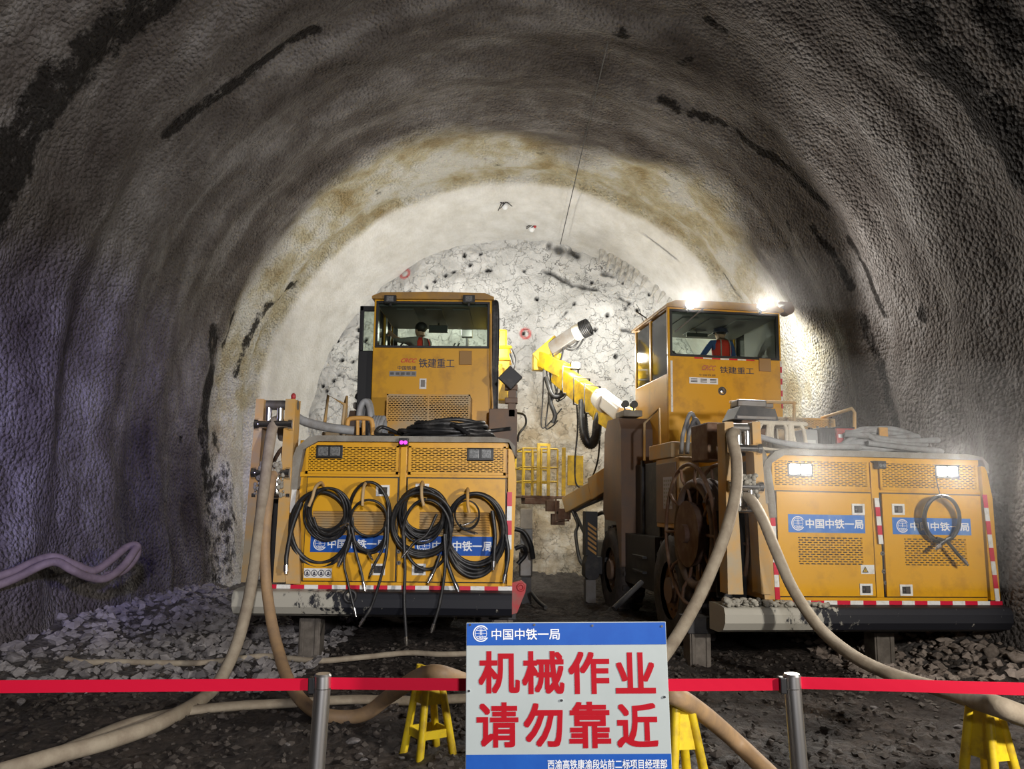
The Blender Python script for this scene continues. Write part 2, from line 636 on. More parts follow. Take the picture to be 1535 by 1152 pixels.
def section(a, R):
    """a in 0..1 from the left foot over the crown to the right foot"""
    h = ZC + .5
    L = 2 * h + PI * R
    d = a * L
    if d < h:
        z = -.5 + d
        return -R * (1 - .055 * ((ZC - z) / 3) ** 2), z
    if d > h + PI * R:
        z = ZC - (d - h - PI * R)
        return R * (1 - .055 * ((ZC - z) / 3) ** 2), z
    t = PI - (d - h) / R
    return R * math.cos(t), ZC + R * math.sin(t)


def vault_hit(px, py):
    d = ray(px, py)
    t = 3.0
    while t < 22:
        p = Vector((0, 0, EYE)) + d * t
        if p.y > 16.9:
            break
        R = radius(p.y)
        if p.z > ZC:
            if p.x ** 2 + (p.z - ZC) ** 2 > R * R:
                break
        elif abs(p.x) > R * (1 - .055 * ((ZC - p.z) / 3) ** 2):
            break
        t += .03
    return p


STAINS = []


def stain(pts, w, s=1.0):
    q = [vault_hit(*p) for p in pts]
    for i in range(len(q) - 1):
        STAINS.append((np.array(q[i]), np.array(q[i + 1]), w, s))
    if len(q) == 1:
        STAINS.append((np.array(q[0]), np.array(q[0]) + 1e-3, w, s))


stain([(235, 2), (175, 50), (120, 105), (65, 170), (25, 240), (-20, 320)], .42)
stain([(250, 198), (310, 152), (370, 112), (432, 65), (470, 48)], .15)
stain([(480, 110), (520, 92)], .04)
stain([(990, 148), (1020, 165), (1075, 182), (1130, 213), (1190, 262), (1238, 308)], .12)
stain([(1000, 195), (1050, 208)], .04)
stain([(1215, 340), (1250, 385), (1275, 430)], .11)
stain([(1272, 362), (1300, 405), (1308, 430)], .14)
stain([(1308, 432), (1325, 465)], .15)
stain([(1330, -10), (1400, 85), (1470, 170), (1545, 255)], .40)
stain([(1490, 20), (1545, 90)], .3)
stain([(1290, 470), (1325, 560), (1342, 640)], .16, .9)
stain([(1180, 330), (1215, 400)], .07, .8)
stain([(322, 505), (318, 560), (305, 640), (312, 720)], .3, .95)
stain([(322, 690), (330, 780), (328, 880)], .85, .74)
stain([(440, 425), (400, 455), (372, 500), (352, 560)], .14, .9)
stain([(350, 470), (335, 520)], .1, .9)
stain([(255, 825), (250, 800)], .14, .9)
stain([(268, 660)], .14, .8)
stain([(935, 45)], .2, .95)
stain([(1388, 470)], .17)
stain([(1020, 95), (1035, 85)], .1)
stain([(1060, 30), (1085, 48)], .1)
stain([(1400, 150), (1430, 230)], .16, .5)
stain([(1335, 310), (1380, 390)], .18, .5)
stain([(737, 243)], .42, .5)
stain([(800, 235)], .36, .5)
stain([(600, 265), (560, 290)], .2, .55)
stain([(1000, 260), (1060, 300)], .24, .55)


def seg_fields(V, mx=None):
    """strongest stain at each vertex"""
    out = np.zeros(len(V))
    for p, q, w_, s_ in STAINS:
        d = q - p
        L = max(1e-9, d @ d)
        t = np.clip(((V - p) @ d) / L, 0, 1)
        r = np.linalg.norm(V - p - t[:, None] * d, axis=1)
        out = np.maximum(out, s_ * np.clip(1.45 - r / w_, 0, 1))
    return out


ys = list(np.arange(-7, 5, .22)) + list(np.arange(5, 17.16, .058))
NA = 320
co = np.zeros((len(ys), NA + 1, 3))
for i, Y in enumerate(ys):
    R = radius(Y)
    fresh_k = sst(14.8, 15.3, Y)
    for j in range(NA + 1):
        x, z = section(j / NA, R)
        p = Vector((x * .75, Y * .9, z * .75))
        dn = noise.fractal(p, .8, 2.1, 4) * (.075 - .05 * fresh_k) + noise.noise(Vector((x * 2.6, Y * 3.4, z * 2.6))) * (.022 - .014 * fresh_k)
        # runs of spray that follow the ring, and the ragged lip where the older lining ends
        dn += .05 * (1 - fresh_k) * noise.noise(Vector((x * .35, Y * 2.3 + .35 * math.sin(j * .05), z * .35)))
        k = 1 - dn / R
        co[i, j] = (x * k, Y + (.13 * noise.noise(Vector((x * .8, 3, z * .8))) if 14.8 < Y < 15.3 else 0), ZC + (z - ZC) * k)


def lining(name, j0, j1):
    g = co[:, j0:j1 + 1]
    ni, nj = g.shape[:2]
    V = g.reshape(-1, 3)
    idx = np.arange(ni * nj).reshape(ni, nj)
    F = np.stack([idx[:-1, :-1], idx[:-1, 1:], idx[1:, 1:], idx[1:, :-1]], -1).reshape(-1, 4)
    me = bpy.data.meshes.new(name)
    me.from_pydata(V.tolist(), [], F.tolist())
    me.polygons.foreach_set('use_smooth', [True] * len(F))
    me.materials.append(SHOT)
    Y = V[:, 1]
    wob_ = np.array([noise.noise(Vector((v[0] * .5, v[1] * .5, v[2] * .5))) for v in V])
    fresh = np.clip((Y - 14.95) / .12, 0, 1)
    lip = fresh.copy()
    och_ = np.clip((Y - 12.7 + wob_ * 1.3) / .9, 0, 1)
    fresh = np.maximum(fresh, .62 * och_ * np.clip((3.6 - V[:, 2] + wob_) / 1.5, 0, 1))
    ring_ = np.arctan2(V[:, 2] - ZC, V[:, 0]) * 1.6
    ring_ = np.where(V[:, 2] < ZC, np.where(V[:, 0] < 0, PI * 1.6 + (ZC - V[:, 2]) * .33, (V[:, 2] - ZC) * .33), ring_)
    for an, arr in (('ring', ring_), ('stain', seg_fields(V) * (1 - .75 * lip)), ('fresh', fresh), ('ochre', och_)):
        a_ = me.attributes.new(an, 'FLOAT', 'POINT')
        a_.data.foreach_set('value', arr.astype(np.float32))
    me.update()
    o = bpy.data.objects.new(name, me)
    COL.objects.link(o)
    return tag(o, kind='structure')


J1, J2 = int(NA * .29), int(NA * .71)
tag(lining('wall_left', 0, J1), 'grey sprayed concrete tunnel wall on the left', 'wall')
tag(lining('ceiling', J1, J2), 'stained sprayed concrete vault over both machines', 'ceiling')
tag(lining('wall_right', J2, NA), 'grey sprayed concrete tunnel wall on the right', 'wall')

# ------------------------------------------------------------------ the rock face at the end of the heading
FY = 16.9
HOLES, MARKS, SCARS = [], [], []
for px, py in ((600, 480), (560, 520), (533, 489), (502, 508), (494, 521), (481, 577), (499, 570), (475, 558), (526, 540), (613, 438), (640, 430), (680, 406), (735, 404), (805, 444), (862, 454), (785, 497), (957, 463), (924, 532), (893, 493), (868, 498), (950, 405), (935, 423), (910, 473), (730, 405), (786, 402), (573, 470), (488, 585), (696, 381), (720, 379), (627, 447), (545, 505), (566, 476), (510, 538), (590, 462), (888, 420), (975, 440), (962, 573), (668, 412), (652, 421), (705, 396)):
    p = at(px, py, FY)
    HOLES.append((p.x, p.z, .030 + .012 * random.random()))
for px, py in ((788, 497), (994, 443), (606, 408)):
    p = at(px, py, FY)
    MARKS.append((p.x, p.z, .105))
for pts, w_ in ((((815, 402), (838, 412), (860, 424), (895, 433)), .055), (((825, 371), (865, 378), (868, 382)), .11), (((930, 445), (945, 452), (938, 462)), .03), (((905, 407), (918, 412)), .06), (((530, 500), (560, 520)), .018), (((500, 560), (550, 575)), .018), (((830, 490), (850, 465)), .02), (((933, 493), (960, 500)), .03)):
    q = [at(*p_, FY) for p_ in pts]
    for a_, c_ in zip(q, q[1:]):
        SCARS.append((np.array((a_.x, a_.z)), np.array((c_.x, c_.z)), w_))
gx = np.arange(-4.9, 4.91, .035)
gzv = np.arange(-.6, 7.71, .035)
V = []
for z in gzv:
    for x in gx:
        dy = noise.fractal(Vector((x * .55, 1.7, z * .55)), .9, 2.1, 6) * .30 + .12 * noise.noise(Vector((x * 1.7, 9, z * 1.7)))
        dy -= .55 * sst(1.5, -.4, z) * sst(3.5, .5, abs(x - .8)) * (1 + .7 * noise.noise(Vector((x * 2, 2, z * 2))))
        V.append((x, FY + .16 + dy, z))
V = np.array(V)
Rf = np.where(V[:, 2] > ZC, np.hypot(V[:, 0], V[:, 2] - ZC), np.abs(V[:, 0]) / (1 - .055 * ((ZC - V[:, 2]) / 3) ** 2))
hol = np.zeros(len(V))
mk = np.zeros(len(V))
XZ = V[:, [0, 2]]
for hx, hz, r in HOLES:
    d = np.hypot(XZ[:, 0] - hx, XZ[:, 1] - hz)
    hol = np.maximum(hol, np.clip((1.5 - d / r) * 2, 0, 1))
    V[:, 1] += np.where(d < r, .12, 0)
for hx, hz, r in MARKS:
    d = np.hypot(XZ[:, 0] - hx, XZ[:, 1] - hz)
    mk = np.maximum(mk, np.clip(1.4 - np.abs(d - r) / .03, 0, 1) * .85)
for p, q, w_ in SCARS:
    d_ = q - p
    t = np.clip(((XZ - p) @ d_) / (d_ @ d_), 0, 1)
    r = np.linalg.norm(XZ - p - t[:, None] * d_, axis=1)
    jag = np.array([noise.noise(Vector((v[0] * 6, 4, v[1] * 6))) for v in XZ[r < w_ * 2.5]])
    f_ = np.zeros(len(V))
    f_[r < w_ * 2.5] = np.clip(1.15 - r[r < w_ * 2.5] / w_ + jag * 1.1, 0, 1) * .85
    hol = np.maximum(hol, f_)
    V[:, 1] += f_ * .12
lowm = np.array([sst(3.6, 1.2, v[2] + .9 * noise.noise(Vector((v[0] * .6, 5, v[2] * .6)))) * .9 + .8 * sst(2.2, .4, math.hypot(v[0] - .9, v[2] - 3.0)) for v in V])
nz_, nx_ = len(gzv), len(gx)
idx = np.arange(nz_ * nx_).reshape(nz_, nx_)
F = np.stack([idx[:-1, :-1], idx[:-1, 1:], idx[1:, 1:], idx[1:, :-1]], -1).reshape(-1, 4)
F = F[(Rf[F] < 4.85).any(1)]
me = bpy.data.meshes.new('wall_back')
me.from_pydata(V.tolist(), [], F.tolist())
me.polygons.foreach_set('use_smooth', [True] * len(F))
me.materials.append(FACE)
for an, arr in (('stain', hol), ('mark', mk), ('ochre', np.clip(lowm, 0, 1))):
    a_ = me.attributes.new(an, 'FLOAT', 'POINT')
    a_.data.foreach_set('value', arr.astype(np.float32))
wb = bpy.data.objects.new('wall_back', me)
COL.objects.link(wb)
tag(wb, 'pale rock face with drill holes at the end of the tunnel', 'wall', kind='structure')


# ------------------------------------------------------------------ the muck floor
def gbase(x, y):
    z = -.10 * sst(1.3, 2.6, x)
    z -= .10 * sst(10, 16, y)
    z += .24 * sst(-3.9, -5.0, x + .35 * noise.noise(Vector((1, y * .7, 3)))) * sst(6.4, 9, y)
    z += .05 * sst(-2.4, -3.8, x) * sst(6.4, 8.0, y) * sst(14, 11, y)
    z += .34 * sst(3.9, 5.0, x + .3 * noise.noise(Vector((7, y * .7, 3)))) * sst(6.6, 8.6, y)
    z += .22 * sst(15.6, 17, y)
    return z


def ground(x, y):
    z = gbase(x, y)
    z += .05 * noise.fractal(Vector((x * 1.1, y * 1.1, 0)), .8, 2.1, 6)
    c = noise.noise(Vector((x * 6.5, y * 6.5, 4)))
    z += .042 * max(0, c) + .030 * noise.noise(Vector((x * 15, y * 15, 2)))
    return z


gxs = np.arange(-5.5, 5.51, .042)
gys = []
y = .4
while y < 17.5:
    gys.append(y)
    y += .12 if y < 3.6 else .022 + .0042 * (y - 3.6)
V = [(x, y, ground(x, y)) for y in gys for x in gxs]
ny_, nx_ = len(gys), len(gxs)
idx = np.arange(ny_ * nx_).reshape(ny_, nx_)
F = np.stack([idx[:-1, :-1], idx[:-1, 1:], idx[1:, 1:], idx[1:, :-1]], -1).reshape(-1, 4)
me = bpy.data.meshes.new('floor')
me.from_pydata(V, [], F.tolist())
me.polygons.foreach_set('use_smooth', [True] * len(F))
me.materials.append(MUCK)
pale = []
for x, y, z in V:
    q = noise.noise(Vector((x * .9, y * .9, 8))) * .6 + noise.noise(Vector((x * 3, y * 3, 8))) * .4
    a_ = sst(-1.9, -2.7, x + q * .8) * sst(6.4, 7.2, y + q)
    c_ = sst(3.3, 4.2, x + q * .6) * sst(7.3, 8.4, y + q)
    d_ = sst(13.2, 15, y + q)
    pale.append(max(a_, c_, d_) * (.75 + .25 * q))
at_ = me.attributes.new('pale', 'FLOAT', 'POINT')
at_.data.foreach_set('value', np.clip(pale, 0, 1).astype(np.float32))
fl = bpy.data.objects.new('floor', me)
COL.objects.link(fl)
tag(fl, 'dark wet muck floor of the tunnel', 'floor', kind='structure')


# rocks: convex broken blocks
def rock_mesh(seed, sx, sy, sz):
    r = random.Random(seed)
    bm = bmesh.new()
    for k in range(16):
        v = Vector((r.gauss(0, 1), r.gauss(0, 1), r.gauss(0, 1))).normalized() * r.uniform(.78, 1.0)
        bm.verts.new((v.x * sx, v.y * sy, v.z * sz))
    h = bmesh.ops.convex_hull(bm, input=bm.verts)
    bmesh.ops.delete(bm, geom=[g for g in h['geom_interior'] if isinstance(g, bmesh.types.BMVert)], context='VERTS')
    bmesh.ops.bevel(bm, geom=list(bm.edges), offset=min(sx, sy, sz) * .10, segments=1, affect='EDGES')
    me = bpy.data.meshes.new('rock')
    bm.to_mesh(me)
    bm.free()
    return me


protos = [rock_mesh(k, *random.Random(k + 50).choice([(1, .7, .6), (1, .9, .75), (1.2, .6, .5), (.9, .8, .6), (1.1, .8, .45)])) for k in range(10)]
rocks_left = [(112, 957, 27), (131, 956, 20), (170, 936, 26), (189, 951, 15), (223, 929, 18), (22, 994, 40), (12, 1008, 26), (37, 1010, 22), (243, 918, 10), (257, 929, 10), (340, 884, 11), (59, 988, 24), (268, 922, 11), (331, 916, 24), (200, 918, 20), (300, 905, 20), (150, 968, 14), (55, 1010, 14), (285, 890, 14), (215, 945, 14), (90, 990, 16)]
rocks_right = [(1456, 975, 28), (1486, 984, 30), (1507, 982, 22), (1526, 995, 42), (1432, 973, 20), (1491, 998, 28), (1446, 1003, 18), (1411, 977, 18), (1470, 1016, 26), (1395, 965, 16), (1420, 990, 16), (1380, 985, 14), (1465, 960, 26)]
rocks_front = [(528, 1119, 30), (538, 1136, 16), (546, 1142, 14), (602, 1138, 12), (1436, 1094, 20), (30, 1056, 18), (120, 1066, 14), (1310, 1062, 12), (430, 1125, 22)]


def grd(px, py):
    d = ray(px, py)
    t = 2.0
    while t < 20:
        p = Vector((0, 0, EYE)) + d * t
        if p.z < gbase(p.x, p.y):
            break
        t += .02
    return p


def put_rocks(lst, label, group, ma, seed):
    r = random.Random(seed)
    for i, (px, py, wpx) in enumerate(lst):
        p = grd(px, py)
        s_ = .5 * wpx * p.y / FPX
        o = bpy.data.objects.new('rock', protos[r.randrange(len(protos))].copy() if i == -1 else protos[r.randrange(len(protos))])
        COL.objects.link(o)
        if not o.data.materials:
            o.data.materials.append(ROCK)
        o.material_slots[0].link = 'OBJECT'
        o.material_slots[0].material = ma
        o.location = (p.x, p.y, gbase(p.x, p.y) + s_ * .38)
        o.rotation_euler = (r.uniform(-.4, .4), r.uniform(-.4, .4), r.uniform(0, 6.28))
        o.scale = (s_, s_ * .9, s_ * r.uniform(.8, 1.05))
        tag(o, label, 'rock', group)


put_rocks(rocks_left, 'grey broken rock lying in the rubble along the foot of the left wall', 'rocks at the left wall', ROCK, 1)
put_rocks(rocks_right, 'pale brown broken rock lying in the rubble at the foot of the right wall', 'rocks at the right wall', ROCKR, 2)
put_rocks(rocks_front, 'small grey stone lying loose on the open floor by the belt barrier', 'loose stones on the floor', ROCK, 3)

# gravel nobody could count
r = random.Random(11)
mb = MB()
oc = [(1, 0, 0), (-1, 0, 0), (0, 1, 0), (0, -1, 0), (0, 0, 1), (0, 0, -1), (.7, .7, .5), (-.7, .6, .5)]
tri = [(4, 6, 0), (4, 7, 2, 6), (4, 1, 7), (4, 3, 1), (4, 0, 3), (0, 6, 2), (2, 7, 1), (5, 2, 1), (5, 0, 2), (5, 3, 0), (5, 1, 3)]
for k in range(9000):
    u = r.random()
    if u < .26:
        x, y = r.uniform(-5.0, -1.9), r.uniform(6.8, 12.5)
    elif u < .40:
        x, y = r.uniform(3.4, 5.1), r.uniform(7.4, 12)
    else:
        x, y = r.uniform(-4.6, 4.6), r.uniform(4.2, 9)
    s_ = r.choice([.018, .022, .03, .04, .055]) * (1.35 if u < .40 else .62)
    M = Matrix.Translation((x, y, ground(x, y) + s_ * .25)) @ Matrix.Rotation(r.uniform(0, 6.28), 4, 'Z') @ Matrix.Rotation(r.uniform(-.6, .6), 4, 'X') @ Matrix.Diagonal((s_ * r.uniform(.8, 1.4), s_ * r.uniform(.6, 1.1), s_ * r.uniform(.5, .9), 1))
    mb.add([M @ (Vector(p) * r.uniform(.8, 1.1)) for p in oc], tri, 0 if u < .26 else (1 if u < .40 else 2))
gv = mb.build('gravel', [ROCK, ROCKR, mat('muddy_gravel', (.035, .027, .022), .8, 0, (.095, .08, .068), .55, 5)])
tag(gv, 'loose broken gravel scattered over the muck floor', 'gravel', kind='stuff')


# ------------------------------------------------------------------ the two drilling machines
def strip(mb, x0, x1, z0, z1, y, k, vert=False, first=0):
    for i in range(k):
        if vert:
            a, c = z0 + (z1 - z0) * i / k, z0 + (z1 - z0) * (i + 1) / k
            mb.box((x0, y, a), (x1, y + .006, c), (i + first) % 2)
        else:
            a, c = x0 + (x1 - x0) * i / k, x0 + (x1 - x0) * (i + 1) / k
            mb.box((a, y, z0), (c, y + .006, z1), (i + first) % 2)


def beam(mb, p0, p1, wd, ht, mi=0, w1=None, h1=None):
    p0, p1 = Vector(p0), Vector(p1)
    d = (p1 - p0).normalized()
    s_ = d.cross(Vector((0, 0, 1))).normalized()
    u = s_.cross(d)
    w1, h1 = w1 or wd, h1 or ht
    vs = []
    for p, a, c in ((p0, wd / 2, ht / 2), (p1, w1 / 2, h1 / 2)):
        vs += [p - s_ * a - u * c, p + s_ * a - u * c, p + s_ * a + u * c, p - s_ * a + u * c]
    mb.add(vs, [(3, 2, 1, 0), (4, 5, 6, 7), (0, 1, 5, 4), (1, 2, 6, 5), (2, 3, 7, 6), (3, 0, 4, 7)], mi)


def jumbo(cfg):
    root = empty('drilling_jumbo', cfg['loc'], (0, math.radians(cfg['roll']), math.radians(cfg['yaw'])))
    tag(root, cfg['label'], 'drilling machine')
    M = Matrix.Translation(cfg['loc']) @ Matrix.Rotation(math.radians(cfg['yaw']), 4, 'Z') @ Matrix.Rotation(math.radians(cfg['roll']), 4, 'Y')
    MI = M.inverted()
    MI3 = MI.to_3x3()
    o0 = MI @ Vector((0, 0, EYE))

    def Q(px, py, y):                                    # photo pixel -> point on the machine's plane y
        d = MI3 @ ray(px, py)
        return o0 + d * ((y - o0.y) / d.y)

    def W(px, py, Y):
        return MI @ at(px, py, Y)
    right = cfg['right']
    m0, m1, xr, xe = cfg['m0'], cfg['m1'], cfg['xr'], cfg['xe']

    # --- body and hood
    b_ = MB()
    b_.box((-1.14, .05, .76), (xr + .02, 3.0, 2.2))
    b_.box((-1.14, .01, 1.83), (xr + .02, .05, 1.88))
    b_.box((-1.14, .01, 2.13), (xr + .02, .05, 2.2))
    b_.box((-1.14, .012, .76), (xr + .02, .05, .80))
    body = b_.build('engine_hood', YEL, root, .008)
    b_ = MB()
    b_.prism([(-1.24, 1.70), (-1.215, 1.95), (-1.16, 2.12), (-1.05, 2.22), (-.95, 2.245), (xr - .15, 2.245), (xr + .02, 2.22), (xr + .085, 2.15), (xr + .085, 2.05), (xr + .02, 2.19), (xr - .15, 2.19), (-.95, 2.185), (-1.09, 2.10), (-1.12, 1.9), (-1.13, 1.70)], -.05, 3.0)
    b_.build('hood_cover', DUST, root, .01)
    b_ = MB()
    b_.prism([(-1.24, 1.70), (-1.13, 1.70), (-1.06, .78), (-1.20, .78)], -.035, .9)
    b_.build('side_frame', YELD, root, .012)
    b_ = MB()
    b_.prism([(xr + .015, 2.13), (xr + .07, 2.11), (xr + .075 + (xe - xr) * .35, 1.80), (xe, .78), (xr + .015, .78)], -.03, .9)
    b_.build('side_frame', YEL, root, .012)
    b_ = MB()
    b_.box((m0 + .008, -.004, .80), (m1 - .008, .05, 2.14))
    mull = b_.build('mullion', YEL, root, .004)
    b_ = MB()
    for px, py in cfg['locks']:
        b_ = MB()
        p = Q(px, py, 0)
        b_.cyl((p.x, -.014, p.z), (p.x, .0, p.z), .021, nn=14)
        b_.cyl((p.x, -.018, p.z), (p.x, -.013, p.z), .009, nn=10, mi=1)
        b_.build('lock', [STEEL, BLACK], mull)
    # --- upper grilles with lamps let into them
    for side, (x0, x1) in enumerate(((-1.07, m0 - .01), (m1 + .01, xr - .01))):
        b_ = MB()
        lc = Q(*cfg['lamps'][side], 0)
        lw, lh = (.135, .068)
        la, lb, lz0, lz1 = lc.x - lw, lc.x + lw, lc.z - lh, lc.z + lh
        gz0, gz1 = 1.885, 2.135
        slots(b_, x0 + .02, la, gz0, gz1, -.006, 14, max(2, round((la - x0) / .072)), .014)
        slots(b_, lb, x1 - .02, gz0, gz1, -.006, 14, max(2, round((x1 - lb) / .072)), .014)
        slots(b_, la, lb, gz0, lz0, -.006, max(2, round((lz0 - gz0) / .018)), 4, .014)
        if gz1 - lz1 > .02:
            slots(b_, la, lb, lz1, gz1, -.006, max(1, round((gz1 - lz1) / .018)), 4, .014)
        for a, c in ((x0, x0 + .025), (x1 - .025, x1)):
            b_.box((a, -.008, 1.86), (c, .03, 2.15))
        b_.box((x0, -.008, 1.86), (x1, .03, 1.888))
        b_.box((x0, -.008, 2.132), (x1, .03, 2.15))
        g = b_.build('grille', YEL, root)
        b_ = MB()
        b_.box((x0 + .02, .030, 1.87), (x1 - .02, .046, 2.14))
        b_.build('slot_shade_backing', mat('slot_shade_backing', (.010, .007, .004), .9), g)  # near-black sheet standing in for the shade behind the slots
        b_ = MB()
        b_.box((la, -.012, lz0), (lb, .03, lz1), 0)
        b_.box((la + .006, -.03, lz0 + .006), (lb - .006, -.012, lz0 + .014), 0)
        b_.box((la + .006, -.03, lz1 - .014), (lb - .006, -.012, lz1 - .006), 0)
        lm = b_.build('work_lamp', BLACK, root, .01)
        b_ = MB()
        for k in (0, 1):
            xa = la + .022 + k * (lw - .012)
            b_.box((xa, -.02, lz0 + .028), (xa + lw - .035, -.011, lz1 - .014), 0)
        b_.build('lamp_lens', LAMPON if right else LAMPG, lm, .006)
        if right:
            lamp_light('rear_lamp_light', 'SPOT', (lc.x, -.06, lc.z), (lc.x + .1, -6, lc.z - 1.0), 150, (1, .96, .9), .06, 165, .6, root)
    # camera on the hood lip
    c = Q(*cfg['cam'], 0)
    b_ = MB()
    b_.box((c.x - .045, -.11, c.z - .03), (c.x + .045, -.03, c.z + .045))
    b_.box((c.x - .055, -.05, c.z + .03), (c.x + .055, .02, c.z + .05))
    cam = b_.build('rear_camera', BLACK, root, .006)
    b_ = MB()
    for s_ in (-1, 1):
        b_.cyl((c.x + s_ * .02, -.118, c.z), (c.x + s_ * .02, -.109, c.z), .018, nn=14)
    b_.build('camera_eye', LAMPG if right else PINK, cam)
    # --- doors
    for side, (x0, x1) in enumerate(((-1.05, m0), (m1, xr))):
        b_ = MB()
        vx0, vx1 = cfg['vent_x'][side]
        vz0, vz1 = cfg['vent_z']
        y0 = -.022
        b_.box((x0 + .012, y0, .812), (vx0, .0, 1.822))
        b_.box((vx1, y0, .812), (x1 - .012, .0, 1.822))
        b_.box((vx0, y0, .812), (vx1, .0, vz0))
        b_.box((vx0, y0, vz1), (vx1, .0, 1.822))
        door = b_.build('door', YEL, root)
        b_ = MB()
        b_.box((x0, .002, .80), (x1, .011, 1.834))
        b_.build('door_seal', BLACK, door)
        b_ = MB()
        if right:
            slots(b_, vx0, vx1, vz0, vz1, y0 + .002, 12, 11, .014)
        else:
            for k in range(9):
                z = vz0 + (vz1 - vz0) * (k + .1) / 9
                h = (vz1 - vz0) / 9
                b_.add([(vx0, y0 - .012, z), (vx1, y0 - .012, z), (vx1, y0 + .012, z + h * .75), (vx0, y0 + .012, z + h * .75), (vx0, y0 - .004, z - .004), (vx1, y0 - .004, z - .004), (vx1, y0 + .02, z + h * .7), (vx0, y0 + .02, z + h * .7)], [(0, 1, 2, 3), (7, 6, 5, 4), (0, 4, 5, 1), (2, 6, 7, 3)], 0)
        b_.build('vent', YEL if right else YELD, door)
        # banner
        (a0, b0), (a1, b1) = cfg['banners'][side]
        p, q = Q(a0, b0, y0), Q(a1, b1, y0)
        zt, zb = max(p.z, q.z), min(p.z, q.z)
        b_ = MB()
        b_.box((p.x, y0 - .003, zb), (q.x, y0 - .0005, zt), 0)
        h, w_ = zt - zb, q.x - p.x
        ym = y0 - .0045
        emblem(b_, p.x + w_ * .125, (zt + zb) / 2, h * .40, ym, 1)
        text(b_, '中国中铁一局', p.x + w_ * .225, p.x + w_ * .975, zb + h * .25, zb + h * .75, ym, .022, 1)
        b_.build('banner', [BLUEW if right else BLUE, WHITE], door)
        for px, py in cfg['latches'][side]:
            c = Q(px, py, y0)
            b_ = MB()
            for (u0, v0, u1, v1) in ((-.068, -.055, .068, -.035), (-.068, .035, .068, .055), (-.068, -.035, -.045, .035), (.045, -.035, .068, .035)):
                b_.box((c.x + u0, y0 - .010, c.z + v0), (c.x + u1, y0 - .001, c.z + v1), 0)
            b_.box((c.x - .045, y0 - .003, c.z - .035), (c.x + .045, y0 - .001, c.z + .035), 2)
            b_.box((c.x - .004, y0 - .008, c.z - .028), (c.x + .042, y0 - .003, c.z + .028), 1)
            b_.cyl((c.x - .025, y0 - .012, c.z), (c.x - .025, y0 - .002, c.z), .012, nn=10, mi=1)
            b_.build('latch', [WHR, CHROME, DARK], door)
    # --- stickers
    if not right:
        p, q = Q(445, 851, -.022), Q(497, 866, -.022)
        b_ = MB()
        p.x = max(p.x, -1.03)
        b_.box((p.x, -.026, q.z), (q.x, -.0225, p.z), 0)
        for k in range(4):
            cx = p.x + (q.x - p.x) * (k + .5) / 4
            cz = (p.z + q.z) / 2
            arc(b_, cx, cz, .026, .033, 0, 2 * PI, -.0275, 18, 1)
            arc(b_, cx, cz + .006, .0, .010, 0, 2 * PI, -.0275, 10, 1)
            b_.box((cx - .015, -.0275, cz - .018), (cx + .015, -.027, cz - .004), 1)
        b_.build('safety_sticker', [WHR, NAVT], root)
    else:
        p, q = Q(1290, 846, -.022), Q(1315, 860, -.022)
        b_ = MB()
        b_.box((p.x, -.026, q.z), (q.x - .03, -.0225, p.z), 0)
        cx, cz = p.x + .045, (p.z + q.z) / 2 - .006
        b_.add([(cx - .034, -.0272, cz - .024), (cx + .034, -.0272, cz - .024), (cx, -.0272, cz + .036)], [(0, 1, 2)], 1)
        b_.add([(cx - .022, -.028, cz - .017), (cx + .022, -.028, cz - .017), (cx, -.028, cz + .022)], [(0, 1, 2)], 2)
        b_.box((cx - .002, -.0285, cz - .010), (cx + .002, -.0281, cz + .010), 1)
        b_.build('warning_sticker', [WHR, BLACK, YELB], root)
    # --- reflective tape
    b_ = MB()
    strip(b_, cfg['tape'][0], xe, .737, .775, -.055, cfg['tape'][1])
    b_.build('reflective_tape', [REDR, WHR], root)
    for (a, c, k, first) in cfg['vtapes']:
        b_ = MB()
        p, q = Q(*a, -.04), Q(*c, -.04)
        lean = q.x - p.x
        for i in range(k):
            t0, t1 = i / k, (i + 1) / k
            z0, z1 = p.z + (q.z - p.z) * t0, p.z + (q.z - p.z) * t1
            x0, x1 = p.x + lean * t0, p.x + lean * t1
            b_.prism([(x0 - .024, z0), (x0 + .024, z0), (x1 + .024, z1), (x1 - .024, z1)], -.042, -.036, 'y', (i + first) % 2)
        b_.build('reflective_tape', [REDR, WHR], root)
    # --- bumper: rounded below, flat on top
    prof = [(-.06, .735), (-.16, .72), (-.19, .66), (-.185, .58), (-.13, .51), (-.02, .475), (.2, .475), (.2, .735)]
    b_ = MB()
    b_.prism(prof, -1.67, xe, 'x')
    bum = b_.build('bumper', BUMP, root, .02, 3)
    if not right:
        b_ = MB()
        c = Q(525, 893, -.19)
        b_.torus((c.x, -.20, c.z), (0, 1, 0), .055, .016, 22, 8)
        b_.build('towing_ring', DARK, bum)
        b_ = MB()
        c = Q(779, 885, -.05)
        b_.prism([(xe - .02, .80), (xe + .09, .83), (xe + .14, .79), (xe + .13, .72), (xe + .05, .52), (xe - .02, .50)], -.02, .04)
        b_.torus((xe + .085, -.02, .765), (0, 1, 0), .030, .014, 16, 8)
        b_.build('lifting_lug', REDP, root, .012)
    # --- rear stabilizers
    for px in cfg['jacks']:
        x = Q(px, 950, .45).x
        b_ = MB()
        b_.box((x - .11, .36, -.02), (x + .11, .56, .50))
        for s_ in (-1, 1):
            b_.box((x + s_ * .075 - .02, .345, .03), (x + s_ * .075 + .02, .36, .46))
        b_.box((x - .17, .30, -.04), (x + .17, .62, -.005))
        b_.box((x - .14, .33, .40), (x + .14, .60, .56), 1)
        b_.build('stabilizer_leg', [mat('muddy_steel', (.10, .085, .07), .7, .2, (.19, .165, .14), .6, 8), DARK], root, .01)
